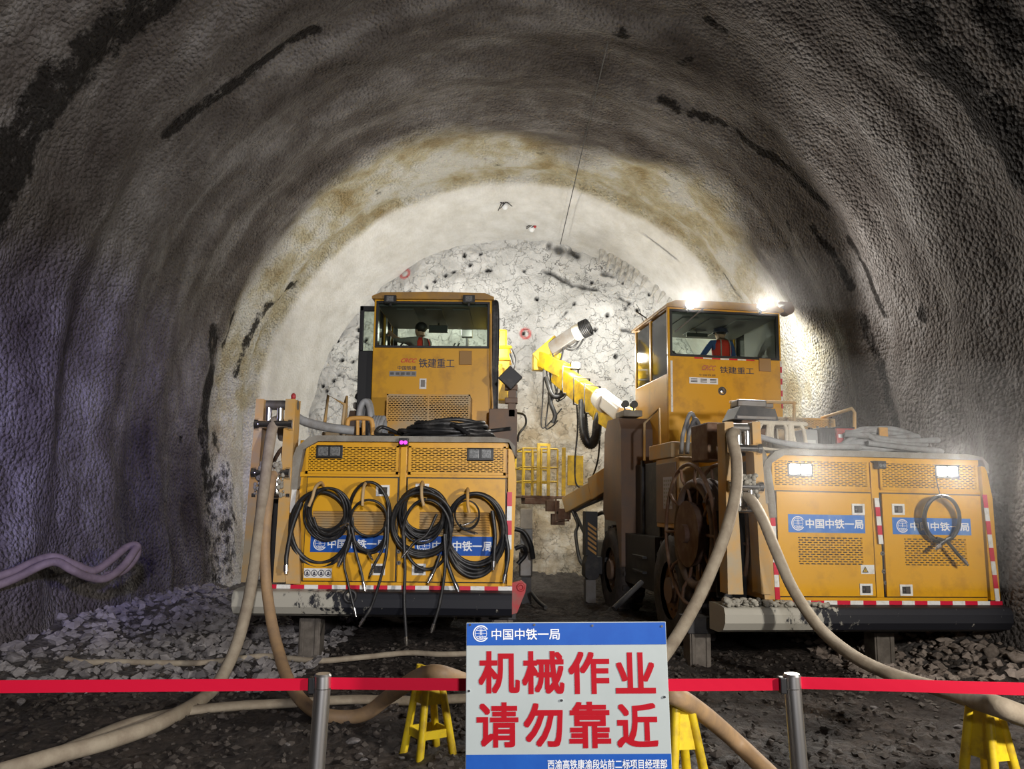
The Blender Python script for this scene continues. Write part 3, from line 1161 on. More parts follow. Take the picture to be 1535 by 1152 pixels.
    # --- chassis, axles, wheels
    b_ = MB()
    b_.box((-.95, .3, .55), (.5, 8.2, .95))
    b_.box((-1.0, 3.0, .9), (.65, 6.0, 2.4))
    b_.box((-.7, 6.0, .8), (.45, 8.2, 1.7))
    for y in (1.83, 4.62):
        b_.cyl((-1.3, y, .66), (.8, y, .66), .14)
    b_.build('chassis', DARK, root, .03)
    for y in (1.83, 4.62):
        for s_ in (0, 1):
            xo = -1.52 if s_ == 0 else .62
            b_ = MB()
            pr = [(0, .34), (.0, .40), (-.015, .55), (.02, .63), (.06, .66), (.34, .66), (.38, .63), (.415, .55), (.40, .40), (.40, .34)]
            nn = 40
            vs = [(xo + a, y + r_ * math.cos(2 * PI * k / nn), .66 + r_ * math.sin(2 * PI * k / nn)) for a, r_ in pr for k in range(nn)]
            fs = [(j * nn + k, j * nn + (k + 1) % nn, (j + 1) * nn + (k + 1) % nn, (j + 1) * nn + k) for j in range(len(pr) - 1) for k in range(nn)]
            b_.add(vs, fs, 0, True)
            for k in range(20):
                t = 2 * PI * k / 20
                Mx = Matrix.Translation((xo + .2, y, .66)) @ Matrix.Rotation(t, 4, 'X')
                b_.box((-.17, -.03, .645), (-.01, .03, .685), 0, Mx)
                Mx = Matrix.Translation((xo + .2, y, .66)) @ Matrix.Rotation(t + .157, 4, 'X')
                b_.box((.01, -.03, .645), (.17, .03, .685), 0, Mx)
            wh = b_.build('wheel', TYRE, root)
            b_ = MB()
            b_.cyl((xo + .06, y, .66), (xo + .34, y, .66), .35, nn=28)
            b_.cyl((xo - .02, y, .66), (xo + .42, y, .66), .15, nn=18)
            for k in range(10):
                t = 2 * PI * k / 10
                b_.cyl((xo + .03, y + .24 * math.cos(t), .66 + .24 * math.sin(t)), (xo + .37, y + .24 * math.cos(t), .66 + .24 * math.sin(t)), .018, nn=6)
            b_.build('rim', BROWN, wh)
    # --- hose reel tower
    tw = MB()
    L_ = [Q(*p, -.05) for p in cfg['tower']]
    for i in (0, 4):
        tw.prism([(p.x, p.z) for p in L_[i:i + 4]], -.07, .02, 'y', 0)
        tw.prism([(p.x + (.0 if i else .0), p.z) for p in L_[i:i + 4]], .02, .12, 'y', 0)
    xa, xb = L_[1].x, L_[4].x
    zt = L_[0].z
    tower = tw.build('reel_tower', YELD, root, .012)
    xl, xrr = L_[0].x, L_[5].x
    b_ = MB()
    b_.cyl((xl + .03, .03, zt - .05), (xrr + .0, .03, zt - .05), .05)
    b_.build('roller', STEEL, tower)
    for (z, y) in ((zt - .26, -.08), (cfg['low'], -.09), (cfg['low'] - .22, -.02)):
        b_ = MB()
        b_.cyl((xl + .02, y, z), (xrr - .02, y, z), .042, nn=18)
        for s_ in (xl + .03, xrr - .03):
            b_.cyl((s_ - .02, y, z), (s_ + .02, y, z), .058, nn=8)
        b_.build('roller', CHROME, tower)
    b_ = MB()
    for xx in (xa + .05, xb - .05):
        b_.cyl((xx, -.06, zt - .23), (xx, -.06, zt - .09), .034, nn=14)
    b_.build('guide_roller', CHROME, tower)
    b_ = MB()
    for xx in (xa + .04, xb - .04):
        b_.cyl((xx, -.08, cfg['low'] - .19), (xx, -.08, cfg['low'] - .03), .036, nn=14)
    b_.build('guide_roller', CHROME, tower)
    b_ = MB()
    rr_ = random.Random(3 + right)
    for k in range(80):
        b_.ball((xa + (xb - xa) * rr_.random(), rr_.uniform(-.14, -.02), cfg['low'] + rr_.uniform(.02, .11)), rr_.uniform(.012, .03), 0, (1, 1, .8), 7, 5)
    for k in range(50):
        b_.ball((rr_.choice([xa, xb]) + rr_.uniform(-.04, .04), rr_.uniform(-.13, -.05), cfg['low'] - rr_.uniform(.0, .22)), rr_.uniform(.010, .025), 0, (1, 1, 1.2), 7, 5)
    b_.build('cement_crust', MUD, tower)
    if right:
        b_ = MB()
        for k in range(230):
            x_ = -1.64 + 1.05 * rr_.random() ** 1.5
            b_.ball((x_, rr_.uniform(-.17, -.04), .735 + rr_.uniform(-.01, .02) + .05 * rr_.random() * (1 - (x_ + 1.64) / 1.05)), rr_.uniform(.014, .034), 0, (rr_.uniform(.8, 1.6), 1, rr_.uniform(.5, .9)), 6, 4)
        b_.build('cement_crust', MUD, bum)
    b_ = MB()
    b_.box((xl + .03, .28, .76), (xrr - .03, .31, 1.62))
    b_.build('gap_shade_plate', BLACK, tower)  # black plate added for the shaded gap between the columns
    # the reel itself
    cx, cy, cz = cfg['reel']
    b_ = MB()
    R_ = .76
    for s_ in (-.17, .17):
        b_.torus((cx + s_, cy, cz), (1, 0, 0), R_, .022, 40, 8)
        for k in range(10):
            t = 2 * PI * k / 10 + (.1 if s_ > 0 else 0)
            u = Vector((0, math.cos(t), math.sin(t)))
            c = Vector((cx, cy, cz))
            b_.tube([c + Vector((s_ * .55, 0, 0)) + u * .25, c + Vector((s_ * .65, 0, 0)) + u * .5, c + Vector((s_, 0, 0)) + u * .62, c + Vector((s_, 0, 0)) + u * R_], .019, 6)
    for k in range(10):
        t = 2 * PI * k / 10
        u = Vector((0, math.cos(t), math.sin(t)))
        c = Vector((cx, cy, cz)) + u * .52
        b_.tube([c + Vector((-.13, 0, 0)), c + Vector((.13, 0, 0))], .018, 6)
    reel = b_.build('hose_reel', RUST, root)
    b_ = MB()
    b_.cyl((cx - .2, cy, cz), (cx - .08, cy, cz), .36, .33, 28)
    b_.cyl((cx - .25, cy, cz), (cx + .25, cy, cz), .1, nn=16)
    b_.build('reel_hub', mat('reel_hub_paint', (.10, .05, .033), .7, 0, (.2, .14, .1), .5, 5), reel)
    b_ = MB()
    for k in range(7):
        b_.torus((cx - .10 + .034 * k, cy, cz), (1, 0, 0), .55 + .012 * (k % 2), .05, 30, 8)
    b_.build('wound_hose', HOSED if right else RUBBER, reel)
    b_ = MB()
    b_.box((cx - .06, cy - .1, .75), (cx + .3, cy + .1, cz), 0)
    b_.build('reel_bracket', BROWN, root)

    # --- side cabinet, steps, cowl (the left flank)
    b_ = MB()
    b_.box((-1.40, 1.78, 1.38), (-1.0, 2.66, 2.26))
    cab_ = b_.build('side_cabinet', YELD, root, .015)
    b_ = MB()
    b_.box((-1.415, 1.86, 1.44), (-1.40, 2.62, 2.2), 0)
    b_.build('cabinet_door', BROWN, cab_, .006)
    b_ = MB()
    b_.box((-1.419, 1.98, 1.62), (-1.4155, 2.32, 2.02), 0)
    for k in range(7):
        for j in range(4):
            b_.box((-1.4205, 2.0 + j * .08, 1.66 + k * .05), (-1.4192, 2.055 + j * .08, 1.685 + k * .05), 1)
    b_.build('notice_sheet', [mat('pale_notice', (.42, .42, .52), .6), GREYP], cab_)
    b_ = MB()
    b_.box((-1.42, 2.0, 2.262), (-1.12, 2.9, 2.46))
    b_.build('step_box', YELD, root, .012)
    b_ = MB()
    b_.box((-1.30, 2.7, 1.15), (-1.0, 4.0, 2.25))
    b_.box((-1.34, 2.72, 1.2), (-1.30, 2.78, 2.3))
    b_.box((-1.34, 3.5, 1.2), (-1.30, 3.56, 2.3))
    b_.build('equipment_bay', DARK, root, .01)
    b_ = MB()
    b_.box((-1.46, 2.55, .55), (-1.30, 4.05, 1.25))
    for z in (.75, .95):
        b_.box((-1.52, 2.9, z), (-1.44, 3.4, z + .03))
    b_.box((-1.445, 2.55, 1.2), (-1.44, 3.95, 1.24), 1)
    b_.build('side_skirt', [DARK, WHR], root, .01)
    b_ = MB()
    b_.prism([(3.95, .75), (3.95, 2.8), (4.1, 2.98), (4.75, 3.0), (4.95, 2.8), (5.05, 1.55), (4.9, 1.42), (4.25, 1.40), (4.1, 1.0), (4.1, .75)], -1.52, -.9, 'x')
    cow = b_.build('front_cowl', BROWN, root, .03)
    b_ = MB()
    b_.box((-1.46, 4.02, 3.0), (-1.16, 4.5, 3.1), 0)
    b_.build('cowl_cap', DUST, cow, .02)
    for k in (0, 1):
        b_ = MB()
        x = -1.40 + .14 * k
        b_.cyl((x, 4.12, 3.2), (x, 4.22, 3.2), .058, .05, 14)
        b_.cyl((x, 4.17, 3.1), (x, 4.17, 3.2), .012, nn=8)
        b_.build('boom_lamp', BLACK, cow)
    b_ = MB()
    pts = [Q(966, 690, 2.9), Q(966, 634, 2.9), Q(988, 612, 2.6), Q(990, 690, 2.6)] if right else [Vector((-1.35, 2.9, 2.3)), Vector((-1.35, 2.9, 2.9)), Vector((-1.25, 2.6, 3.0)), Vector((-1.25, 2.6, 2.3))]
    b_.tube(pts, .018, 8)
    b_.build('handrail', YELD, root)

    # --- the cab
    X0, X1, Y0, Y1 = -1.03, .70, 3.2, 4.85
    b_ = MB()
    b_.box((X0, Y0, 2.3), (X1, Y0 + .05, 3.82))
    b_.box((X0, Y0 + .05, 2.3), (X0 + .05, Y1, 3.55))
    b_.box((X1 - .05, Y0 + .05, 2.3), (X1, Y1, 3.55))
    b_.box((X0 + .05, Y1 - .05, 2.3), (X1 - .05, Y1, 3.62))
    b_.box((X0, Y0, 4.48), (X1, Y0 + .05, 4.56))
    for x in (X0, X1 - .045):
        b_.box((x, Y0, 3.82), (x + .045, Y0 + .06, 4.5))
        b_.box((x, Y1 - .06, 3.55), (x + .045, Y1, 4.5))
        b_.box((x, 4.0, 3.55), (x + .045, 4.08, 4.5))
    cab = b_.build('cab', YEL, root, .01)
    b_ = MB()
    b_.prism([(X0 - .03, 4.52), (X0 - .03, 4.56), (X0 + .10, 4.615), (-.16, 4.63), (X1 - .10, 4.615), (X1 + .03, 4.56), (X1 + .03, 4.52)], Y0 - .07, Y1 + .1)
    b_.build('roof', mat('roof_paint', (.46, .24, .03), .5, 0, (.24, .15, .07), .6, 3), cab, .008)
    b_ = MB()
    b_.box((X0 + .05, Y0 + .06, 4.44), (X1 - .05, Y1 - .06, 4.50))
    b_.box((X0 + .06, Y0 + .3, 3.0), (X1 - .06, Y1 - .06, 3.06))
    for k in range(3):
        b_.box((X0 + .3 + .42 * k, Y0 + .2, 4.425), (X0 + .55 + .42 * k, Y1 - .3, 4.44))
    b_.box((X1 - .058, Y0 + .07, 3.06), (X1 - .05, 4.32, 4.44))
    b_.box((X1 - .058, 4.32, 3.06), (X1 - .05, Y1 - .06, 3.9))
    b_.box((X0 + .05, Y0 + .06, 3.06), (X0 + .058, Y1 - .06, 3.56))
    for y_, e_ in ((Y0 + .06, .12), (3.96, .14), (Y1 - .16, .1)):
        b_.box((X0 + .046, y_, 3.56), (X0 + .056, y_ + e_, 4.44))
    for x_ in (X0 + .046, X1 - .12):
        b_.box((x_, Y1 - .075, 3.6), (x_ + .07, Y1 - .062, 4.44))
    b_.build('cab_lining', mat('cab_lining', (.06, .06, .062), .55), cab)
    b_ = MB()
    fx0, fx1, fz0, fz1 = X0 + .03, X1 - .03, 3.80, 4.50
    t_ = .035
    b_.box((fx0, Y0 - .012, fz0), (fx1, Y0 + .03, fz0 + t_))
    b_.box((fx0, Y0 - .012, fz1 - t_), (fx1, Y0 + .03, fz1))
    b_.box((fx0, Y0 - .012, fz0 + t_), (fx0 + t_, Y0 + .03, fz1 - t_))
    b_.box((fx1 - t_, Y0 - .012, fz0 + t_), (fx1, Y0 + .03, fz1 - t_))
    wf = b_.build('window_frame', BLACK, cab, .004)
    b_ = MB()
    b_.box((fx0 + t_, Y0 + .004, fz0 + t_), (fx1 - t_, Y0 + .010, fz1 - t_))
    b_.build('rear_window', GLASS, cab)
    b_ = MB()
    b_.box((X0 + .015, Y0 + .07, 3.56), (X0 + .021, Y1 - .07, 4.47))
    b_.build('side_window', GLASS, cab)
    b_ = MB()
    b_.box((X1 - .021, Y0 + .07, 3.56), (X1 - .015, Y1 - .07, 4.47))
    b_.build('side_window', GLASS, cab)
    # seat, console, monitor
    b_ = MB()
    sx = cfg['seat_x']
    b_.box((sx - .25, 3.75, 3.06), (sx + .25, 4.25, 3.42))
    b_.box((sx - .22, 3.62, 3.35), (sx + .22, 3.74, 3.80))
    b_.build('seat', CLDARK, cab, .03)
    b_ = MB()
    kx = cfg['console_x']
    b_.prism([(kx - .18, 3.06), (kx + .18, 3.06), (kx + .16, 3.75), (kx - .05, 4.0), (kx - .16, 3.95)], 4.0, 4.45)
    b_.tube([(kx + .28, 4.32, 3.06), (kx + .18, 4.26, 3.95)], .03, 8)
    b_.torus((kx + .17, 4.22, 3.98), (.35, -.8, .5), .17, .017, 24, 6)
    b_.build('console', DARK, cab, .01)
    p, q = Q(*cfg['monitor'][0], 4.2), Q(*cfg['monitor'][1], 4.2)
    b_ = MB()
    b_.box((p.x, 4.2, q.z), (q.x, 4.26, p.z))
    b_.tube([((p.x + q.x) / 2, 4.24, p.z), ((p.x + q.x) / 2, 4.3, 4.45)], .015, 8)
    b_.build('monitor', BLACK, cab, .006)
    b_ = MB()
    for k in (0, 1):
        b_.tube([(cfg['bar_x'] + .07 * k, Y1 - .08, 3.6), (cfg['bar_x'] + .30 + .07 * k, Y1 - .08, 4.2)], .012, 6)
    b_.build('front_wiper', BLACK, cab)
    # roof lamps at the back
    for px in cfg['rooflamps']:
        p = Q(px[0], px[1], Y0 - .12)
        b_ = MB()
        if right:
            b_.cyl((p.x, Y0 - .14, p.z), (p.x, Y0 - .05, p.z), .07, .055, 18)
        else:
            b_.box((p.x - .085, Y0 - .14, p.z - .055), (p.x + .085, Y0 - .06, p.z + .055))
        b_.box((p.x - .012, Y0 - .09, p.z - .09), (p.x + .012, Y0 - .03, p.z + .03))
        rl = b_.build('roof_lamp', BLACK, cab)
        b_ = MB()
        if right:
            b_.ball((p.x, Y0 - .138, p.z), .064, 0, (1, .22, 1), 16, 8)
        else:
            b_.box((p.x - .05, Y0 - .146, p.z - .04), (p.x + .05, Y0 - .139, p.z + .04))
        b_.build('lamp_lens', LAMPON if right else LAMPG, cab)
        if right:
            lamp_light('roof_lamp_light', 'SPOT', (p.x, Y0 - .2, p.z), (p.x + .3, -4, p.z - 1.5), 210, (1, .96, .9), .06, 165, .6, root)
    # forward lamps that flood the rock face
    for x in (-.75, .4):
        b_ = MB()
        b_.box((x - .12, Y1 + .10, 4.50), (x + .12, Y1 + .2, 4.66))
        fl_ = b_.build('front_lamp', BLACK, cab, .01)
        lamp_light('front_lamp_light', 'SPOT', (x, Y1 + .28, 4.62), (x + cfg['aim'], Y1 + 5, 3.0), cfg['front_power'], (1, .97, .88), .1, 125, .8, root)
    if right:
        lamp_light('wall_fill_light', 'SPOT', (X1 + .25, Y1 - .2, 4.5), (X1 + 3.2, Y1 + 1.2, 3.6), 190, (1, .97, .88), .1, 140, .8, root)  # added spot and housing, to brighten the wall right of the cab
        b_ = MB()
        b_.box((X1 + .05, Y1 - .3, 4.42), (X1 + .18, Y1 - .1, 4.58))
        b_.build('added_side_lamp', BLACK, cab, .01)
    # lettering on the back
    yt = Y0 - .003
    for nm, bodyt, (a, c), ma, bold, sl in cfg['texts']:
        p, q = Q(*a, yt), Q(*c, yt)
        b_ = MB()
        text(b_, bodyt, p.x, q.x, q.z, p.z, yt, bold, 0, sl)
        b_.build('lettering', ma, cab)
    p, q = Q(*cfg['plate'][0], yt), Q(*cfg['plate'][1], yt)
    b_ = MB()
    b_.box((p.x, Y0 - .012, q.z), (q.x, Y0, p.z), 0)
    k_ = 5 if not right else 3
    for k in range(k_):
        a = p.x + (q.x - p.x) * (k + .16) / k_
        c = p.x + (q.x - p.x) * (k + .84) / k_
        for j in range(3):
            zz = q.z + (p.z - q.z) * (.24 + .22 * j)
            b_.box((a, Y0 - .0135, zz), (c, Y0 - .0125, zz + (p.z - q.z) * .12), 1)
    b_.build('vent_plate', [GREYP if not right else WHITE, DARK], cab, .004)
    p, q = Q(*cfg['cover'][0], yt), Q(*cfg['cover'][1], yt)
    b_ = MB()
    b_.box((p.x, Y0 - .03, q.z), (q.x, Y0, p.z))
    b_.build('cover_plate', mat('cover_plate_paint', (.36, .20, .06), .6), cab, .006)
    if not right:
        p, q = Q(629, 567, yt), Q(639, 583, yt)
        b_ = MB()
        b_.box((p.x, Y0 - .010, q.z), (q.x, Y0, p.z), 0)
        b_.box((p.x + .02, Y0 - .014, q.z + .03), (q.x - .02, Y0 - .01, p.z - .02), 1)
        b_.build('latch', [WHR, STEEL], cab, .005)
    else:
        p = Q(1082, 586, yt)
        b_ = MB()
        b_.cyl((p.x, Y0 - .02, p.z), (p.x, Y0, p.z), .062, nn=20)
        b_.ball((p.x, Y0 - .02, p.z), .045, 0, (1, .4, 1))
        b_.build('lock_knob', CHROME, cab)
        b_ = MB()
        p, q = Q(1041, 535, yt), Q(1131, 541, yt)
        strip(b_, p.x, q.x, q.z, p.z, Y0 - .007, 7)
        b_.build('reflective_tape', [REDR, WHR], cab)
        b_ = MB()
        p, q = Q(1169, 541, yt), Q(1174, 612, yt)
        strip(b_, p.x, q.x, q.z, p.z, Y0 - .007, 8, True, 0)
        b_.build('reflective_tape', [REDR, WHR], cab)
        b_ = MB()
        p, q = Q(1005, 540, yt), Q(1009, 617, yt)
        strip(b_, p.x, q.x, q.z, p.z, Y0 - .007, 1, True, 1)
        b_.build('reflective_tape', [REDR, WHR], cab)
        b_ = MB()
        b_.tube([Q(1058, 459, Y0 - .05), Q(1012, 497, Y0 - .03)], .012, 6)
        b_.build('rear_wiper', STEEL, cab)
        b_ = MB()
        p = Q(969, 503, Y1)
        b_.box((p.x - .05, Y1 - .02, p.z - .25), (p.x + .03, Y1 + .02, p.z + .14))
        b_.tube([(p.x, Y1, p.z + .1), (p.x, Y1, p.z + .3), (X0, Y1 - .1, p.z + .38)], .012, 6)
        b_.tube([(p.x, Y1, p.z + .1), (p.x - .1, Y1 + .05, p.z + .45), (X0, Y1 - .1, p.z + .5)], .006, 6)
        b_.build('mirror', BLACK, cab)
        b_ = MB()
        p = Q(1181, 464, Y0 + .1)
        b_.cyl((p.x - .01, Y0 + .04, p.z), (p.x - .01, Y0 + .2, p.z), .085, nn=16)
        b_.box((p.x - .14, Y0 + .06, p.z + .08), (p.x + .05, Y0 + .12, p.z + .11))
        b_.build('horn', BROWN, cab)
    # perforated box under the cab window
    (a, c), yb = cfg['ventbox']
    p, q = Q(*a, yb), Q(*c, yb)
    b_ = MB()
    b_.box((p.x, yb, q.z - .12), (q.x, yb + .01, q.z + .02))
    b_.box((p.x, yb, p.z - .02), (q.x, Y0, p.z))
    b_.box((p.x, yb, q.z), (p.x + .02, Y0, p.z))
    b_.box((q.x - .02, yb, q.z), (q.x, Y0, p.z))
    b_.box(((p.x + q.x) / 2 - .012, yb - .002, q.z), ((p.x + q.x) / 2 + .012, yb + .01, p.z))
    slots(b_, p.x + .02, q.x - .02, q.z + .02, p.z - .02, yb, 14, 22, .014)
    vb = b_.build('vent_box', YELD, root)
    b_ = MB()
    b_.box((p.x + .03, yb + .05, q.z), (q.x - .03, yb + .07, p.z - .03))
    b_.build('vent_shade_backing', MATS['slot_shade_backing'], vb)  # same near-black sheet, shade behind the vent slots
    return root, M, Q, W, dict(cab=cab, xe=xe, X0=X0, X1=X1, Y0=Y0, Y1=Y1)


left_cfg = dict(
    right=False, loc=(-1.035, 7.8, 0), roll=.5, yaw=0,
    label='yellow drilling jumbo on the left, unlit, with black hoses hanging on its rear doors',
    m0=-.12, m1=-.04, xr=.965, xe=1.03, locks=((598, 826), (598, 843)), lamps=((494, 677), (720, 681)), cam=(607, 664),
    vent_x=((-.97, -.24), (.10, .80)), vent_z=(1.265, 1.49), banners=(((466, 801), (581, 828)), ((622, 803), (740, 833))),
    latches=(((574, 735), (567, 853)), ((633, 733), (628, 853))), tape=(-1.42, 18), vtapes=((((442, 726), (437, 768), 1, 1)), ((764, 737), (763, 823), 4, 0)),
    jacks=(467, 753), tower=((385, 598), (397, 598), (376, 872), (362, 872), (429, 598), (444, 598), (428, 872), (410, 872)), low=1.86, reel=(-1.42, 1.15, 1.45),
    seat_x=-.32, console_x=-.78, monitor=((643, 487), (671, 498)), bar_x=-.25, rooflamps=((585, 448), (703, 448)),
    texts=(('a', '铁建重工', ((628, 537), (681, 551)), NAVT, .012, 0), ('b', 'CRCC', ((600, 537), (622, 543)), LOGR, .03, .5), ('c', '中国铁建', ((596, 548), (624, 554)), NAVT, .015, 0)),
    plate=((584, 556), (624, 564)), cover=((689, 526), (707, 547)), ventbox=(((580, 590), (704, 634)), 2.6), front_power=210, aim=.8)
right_cfg = dict(
    right=True, loc=(3.62, 7.85, -.15), roll=1.1, yaw=7.5,
    label='yellow drilling jumbo on the right with its work lamps lit',
    m0=-.02, m1=.075, xr=1.19, xe=1.31, locks=((1322, 829), (1324, 856), (1327, 873)), lamps=((1199, 704), (1419, 707)), cam=(1313, 698),
    vent_x=((-.83, -.15), (.30, .98)), vent_z=(1.11, 1.385), banners=(((1181, 770), (1297, 799)), ((1337, 775), (1456, 802))),
    latches=(((1286, 763), (1298, 883)), ((1346, 763), (1358, 884))), tape=(-1.01, 17), vtapes=(((1157, 752), (1166, 898), 8, 1), ((1314, 746), (1321, 815), 5, 1), ((1476, 741), (1496, 902), 8, 0)),
    jacks=(1045, 1318), tower=((1085, 632), (1098, 632), (1113, 890), (1090, 890), (1126, 632), (1138, 632), (1156, 890), (1140, 890)), low=1.86, reel=(-1.42, .95, 1.36),
    seat_x=-.24, console_x=-.80, monitor=((1030, 498), (1061, 505)), bar_x=-.75, rooflamps=((1034, 457), (1142, 459)),
    texts=(('a', '铁建重工', ((1079, 549), (1130, 561)), NAVT, .010, 0), ('b', 'CRCC', ((1051, 547), (1071, 555)), mat('faded_red_lettering', (.50, .14, .08), .6), .03, .4), ('c', '中国铁建', ((1048, 560), (1073, 564)), mat('faded_dark_lettering', (.18, .09, .03), .6), .01, 0)),
    plate=((1033, 565), (1076, 576)), cover=((1137, 537), (1155, 557)), ventbox=(((1130, 623), (1253, 650)), 1.5), front_power=300, aim=-.8)

JL, ML, QL, WL, IL = jumbo(left_cfg)
JR, MR, QR, WR, IR = jumbo(right_cfg)


# ------------------------------------------------------------------ booms and front gear (parts of the machines)
def right_front():
    root = JR

    def P(px, py, Y):
        return WR(px, py, Y)
    # upper boom
    b_ = MB()
    beam(b_, P(972, 655, 12.9), P(905, 612, 13.9), .40, .46, 0)
    beam(b_, P(905, 612, 13.9), P(838, 560, 15.0), .36, .42, 0, .32, .36)
    b_.build('boom', YELB, root, .02)
    b_ = MB()
    beam(b_, P(848, 556, 14.8), P(812, 538, 15.2), .28, .30)
    b_.box(P(806, 545, 15.2) - Vector((.10, .1, .14)), P(806, 545, 15.2) + Vector((.12, .12, .16)))
    beam(b_, P(805, 540, 15.2), P(838, 512, 15.2), .26, .30)
    b_.cyl(P(834, 530, 15.3), P(834, 552, 15.3), .10, nn=12)
    hd = b_.build('boom_head', YELB, root, .015)
    b_ = MB()
    beam(b_, P(826, 524, 15.15), P(866, 497, 14.9), .20, .26)
    b_.build('feed_cradle', STEEL, hd, .012)
    b_ = MB()
    c = P(865, 498, 14.85)
    d = (P(880, 491, 14.75) - c).normalized()
    b_.cyl(c - d * .05, c + d * .12, .16, nn=18)
    b_.build('rotation_unit', CREAM, hd, .01)
    b_ = MB()
    for k in range(5):
        b_.torus(c + d * (.12 + .035 * k), d, .165, .017, 20, 6)
    b_.build('hose_drum', BLACK, hd)
    # hanging hose bundles on the head
    r_ = random.Random(4)
    b_ = MB()
    for (a, m_, e) in (((818, 545), (826, 600), (838, 575)), ((822, 548), (830, 590), (848, 580)), ((826, 555), (818, 640), (836, 630)), ((815, 550), (812, 640), (842, 612)), ((838, 556), (834, 600), (852, 588)), ((842, 570), (838, 600), (828, 560)), ((846, 510), (858, 520), (872, 500)), ((840, 515), (862, 524), (878, 500)), ((828, 530), (838, 545), (846, 515))):
        q = [P(a[0], a[1], 15.0), P((a[0] + m_[0]) / 2, (a[1] + m_[1]) / 2 + 4, 14.95), P(*m_, 14.9), P((e[0] + m_[0]) / 2, (e[1] + m_[1]) / 2 + 4, 14.95), P(*e, 15.0)]
        b_.tube(spline(q, 6), r_.uniform(.012, .02), 6)
    b_.build('boom_hoses', RUBBER, hd)
    b_ = MB()
    b_.tube(spline([P(824, 588, 14.9), P(826, 605, 14.85), P(832, 622, 14.85), P(829, 634, 14.85)], 6), .045, 8)
    b_.tube(spline([P(818, 565, 14.9), P(828, 592, 14.8), P(842, 592, 14.8), P(850, 580, 14.85)], 6), .05, 8)
    b_.build('corrugated_hose', RUBBER, hd)
    # U-shaped corrugated hose under the boom
    pts = spline([P(874, 600, 14.2), P(874, 630, 14.1), P(877, 655, 14.0), P(885, 666, 14.0), P(893, 655, 13.9), P(896, 632, 13.8), P(900, 618, 13.8)], 14)
    b_ = MB()
    b_.tube(pts, lambda t: .085 + .010 * math.sin(t * 260), 12)
    b_.build('corrugated_hose', RUBBER, root)
    b_ = MB()
    b_.tube(spline([P(864, 598, 14.5), P(866, 640, 14.5), P(862, 690, 14.5), P(864, 725, 14.5), P(880, 728, 14.4), P(896, 690, 14.0), P(900, 630, 13.9)], 8), .017, 6)
    b_.build('hanging_hose', RUBBER, root)
    # clamps and lamp on the boom
    b_ = MB()
    for (u, v, Y) in ((855, 572, 14.7), (872, 588, 14.3), (888, 600, 14.1)):
        c = P(u, v, Y)
        b_.tube([c + Vector(q) for q in ((-.2, -.22, -.26), (-.2, -.22, .26), (.2, .22, .30), (.2, .22, -.22))], .018, 6, closed=True)
    b_.build('boom_clamp', STEEL, root)
    b_ = MB()
    c = P(863, 548, 14.8)
    b_.box(c - Vector((.10, .06, .07)), c + Vector((.10, .06, .07)))
    bl = b_.build('boom_lamp', BLACK, root, .01)
    b_ = MB()
    b_.box(c - Vector((.09, .075, .06)), c + Vector((.05, -.061 + .0, .06)) if False else c + Vector((.05, -.06, .06)))
    b_.build('lamp_lens', FACELAMP, bl)
    # lamp housing at the boom root, painted white for its overexposed glare
    b_ = MB()
    beam(b_, P(898, 592, 13.7), P(935, 622, 13.1), .30, .26)
    b_.cyl(P(900, 596, 13.7), P(908, 604, 13.5), .19, nn=16)
    b_.build('boom_cylinder', mat('overexposed_white', (.80, .79, .74), .35), root, .05, 3)
    lamp_light('boom_lamp_light', 'POINT', P(866, 532, 14.2), None, 140, (1, .97, .89), .08, parent=root)
    lamp_light('boom_lamp_light', 'POINT', P(955, 585, 13.4), None, 90, (1, .97, .89), .08, parent=root)
    # lower service boom with its basket
    b_ = MB()
    beam(b_, P(965, 690, 12.6), P(895, 733, 13.8), .34, .40)
    beam(b_, P(905, 728, 13.7), P(852, 757, 14.4), .26, .30)
    sb = b_.build('service_boom', YELD, root, .015)
    b_ = MB()
    b_.tube([P(930, 735, 13.2), P(862, 764, 14.3)], .035, 8)
    b_.build('boom_cylinder', STEEL, sb)
    b_ = MB()
    Yb = 14.5
    f0, f1 = P(783, 742, Yb), P(862, 742, Yb)
    dep = 1.0
    b_.box((f0.x, f0.y, f0.z - .05), (f1.x, f0.y + dep, f0.z), 0)
    b_.box((f0.x + .05, f0.y - .02, f0.z - .16), (f0.x + .6, f0.y + .5, f0.z - .05), 0)
    bk = b_.build('work_basket', RUST, root, .01)
    b_ = MB()
    H_ = .88
    for y in (f0.y, f0.y + dep):
        for t in (0, .18, .36, .50, .68):
            x = f0.x + (f1.x - f0.x) * t
            b_.cyl((x, y, f0.z), (x, y, f0.z + H_), .018, nn=6)
        for h in (.3, .6, 1.0):
            b_.cyl((f0.x, y, f0.z + H_ * h), (f0.x + (f1.x - f0.x) * .68, y, f0.z + H_ * h), .017, nn=6)
    for h in (.3, .6, 1.0):
        b_.cyl((f0.x, f0.y, f0.z + H_ * h), (f0.x, f0.y + dep, f0.z + H_ * h), .017, nn=6)
    b_.build('basket_rail', YELB, bk)
    b_ = MB()
    for t in (.30, .5):
        x = f0.x + (f1.x - f0.x) * t
        b_.box((x - .03, f0.y - .03, f0.z), (x + .03, f0.y, f0.z + .98))
    b_.box((f0.x + (f1.x - f0.x) * .30, f0.y - .03, f0.z + .93), (f0.x + (f1.x - f0.x) * .53, f0.y, f0.z + .98))
    g = P(845, 693, Yb - .1)
    b_.box((g.x - .035, g.y - .02, f0.z), (g.x + .035, g.y + .02, g.z + .28))
    g = P(862, 700, Yb)
    b_.box((g.x - .14, g.y, f0.z + .2), (g.x + .16, g.y + .04, g.z + .22))
    b_.build('basket_gate', YELB, bk, .006)
    b_ = MB()
    c = P(836, 765, 14.4)
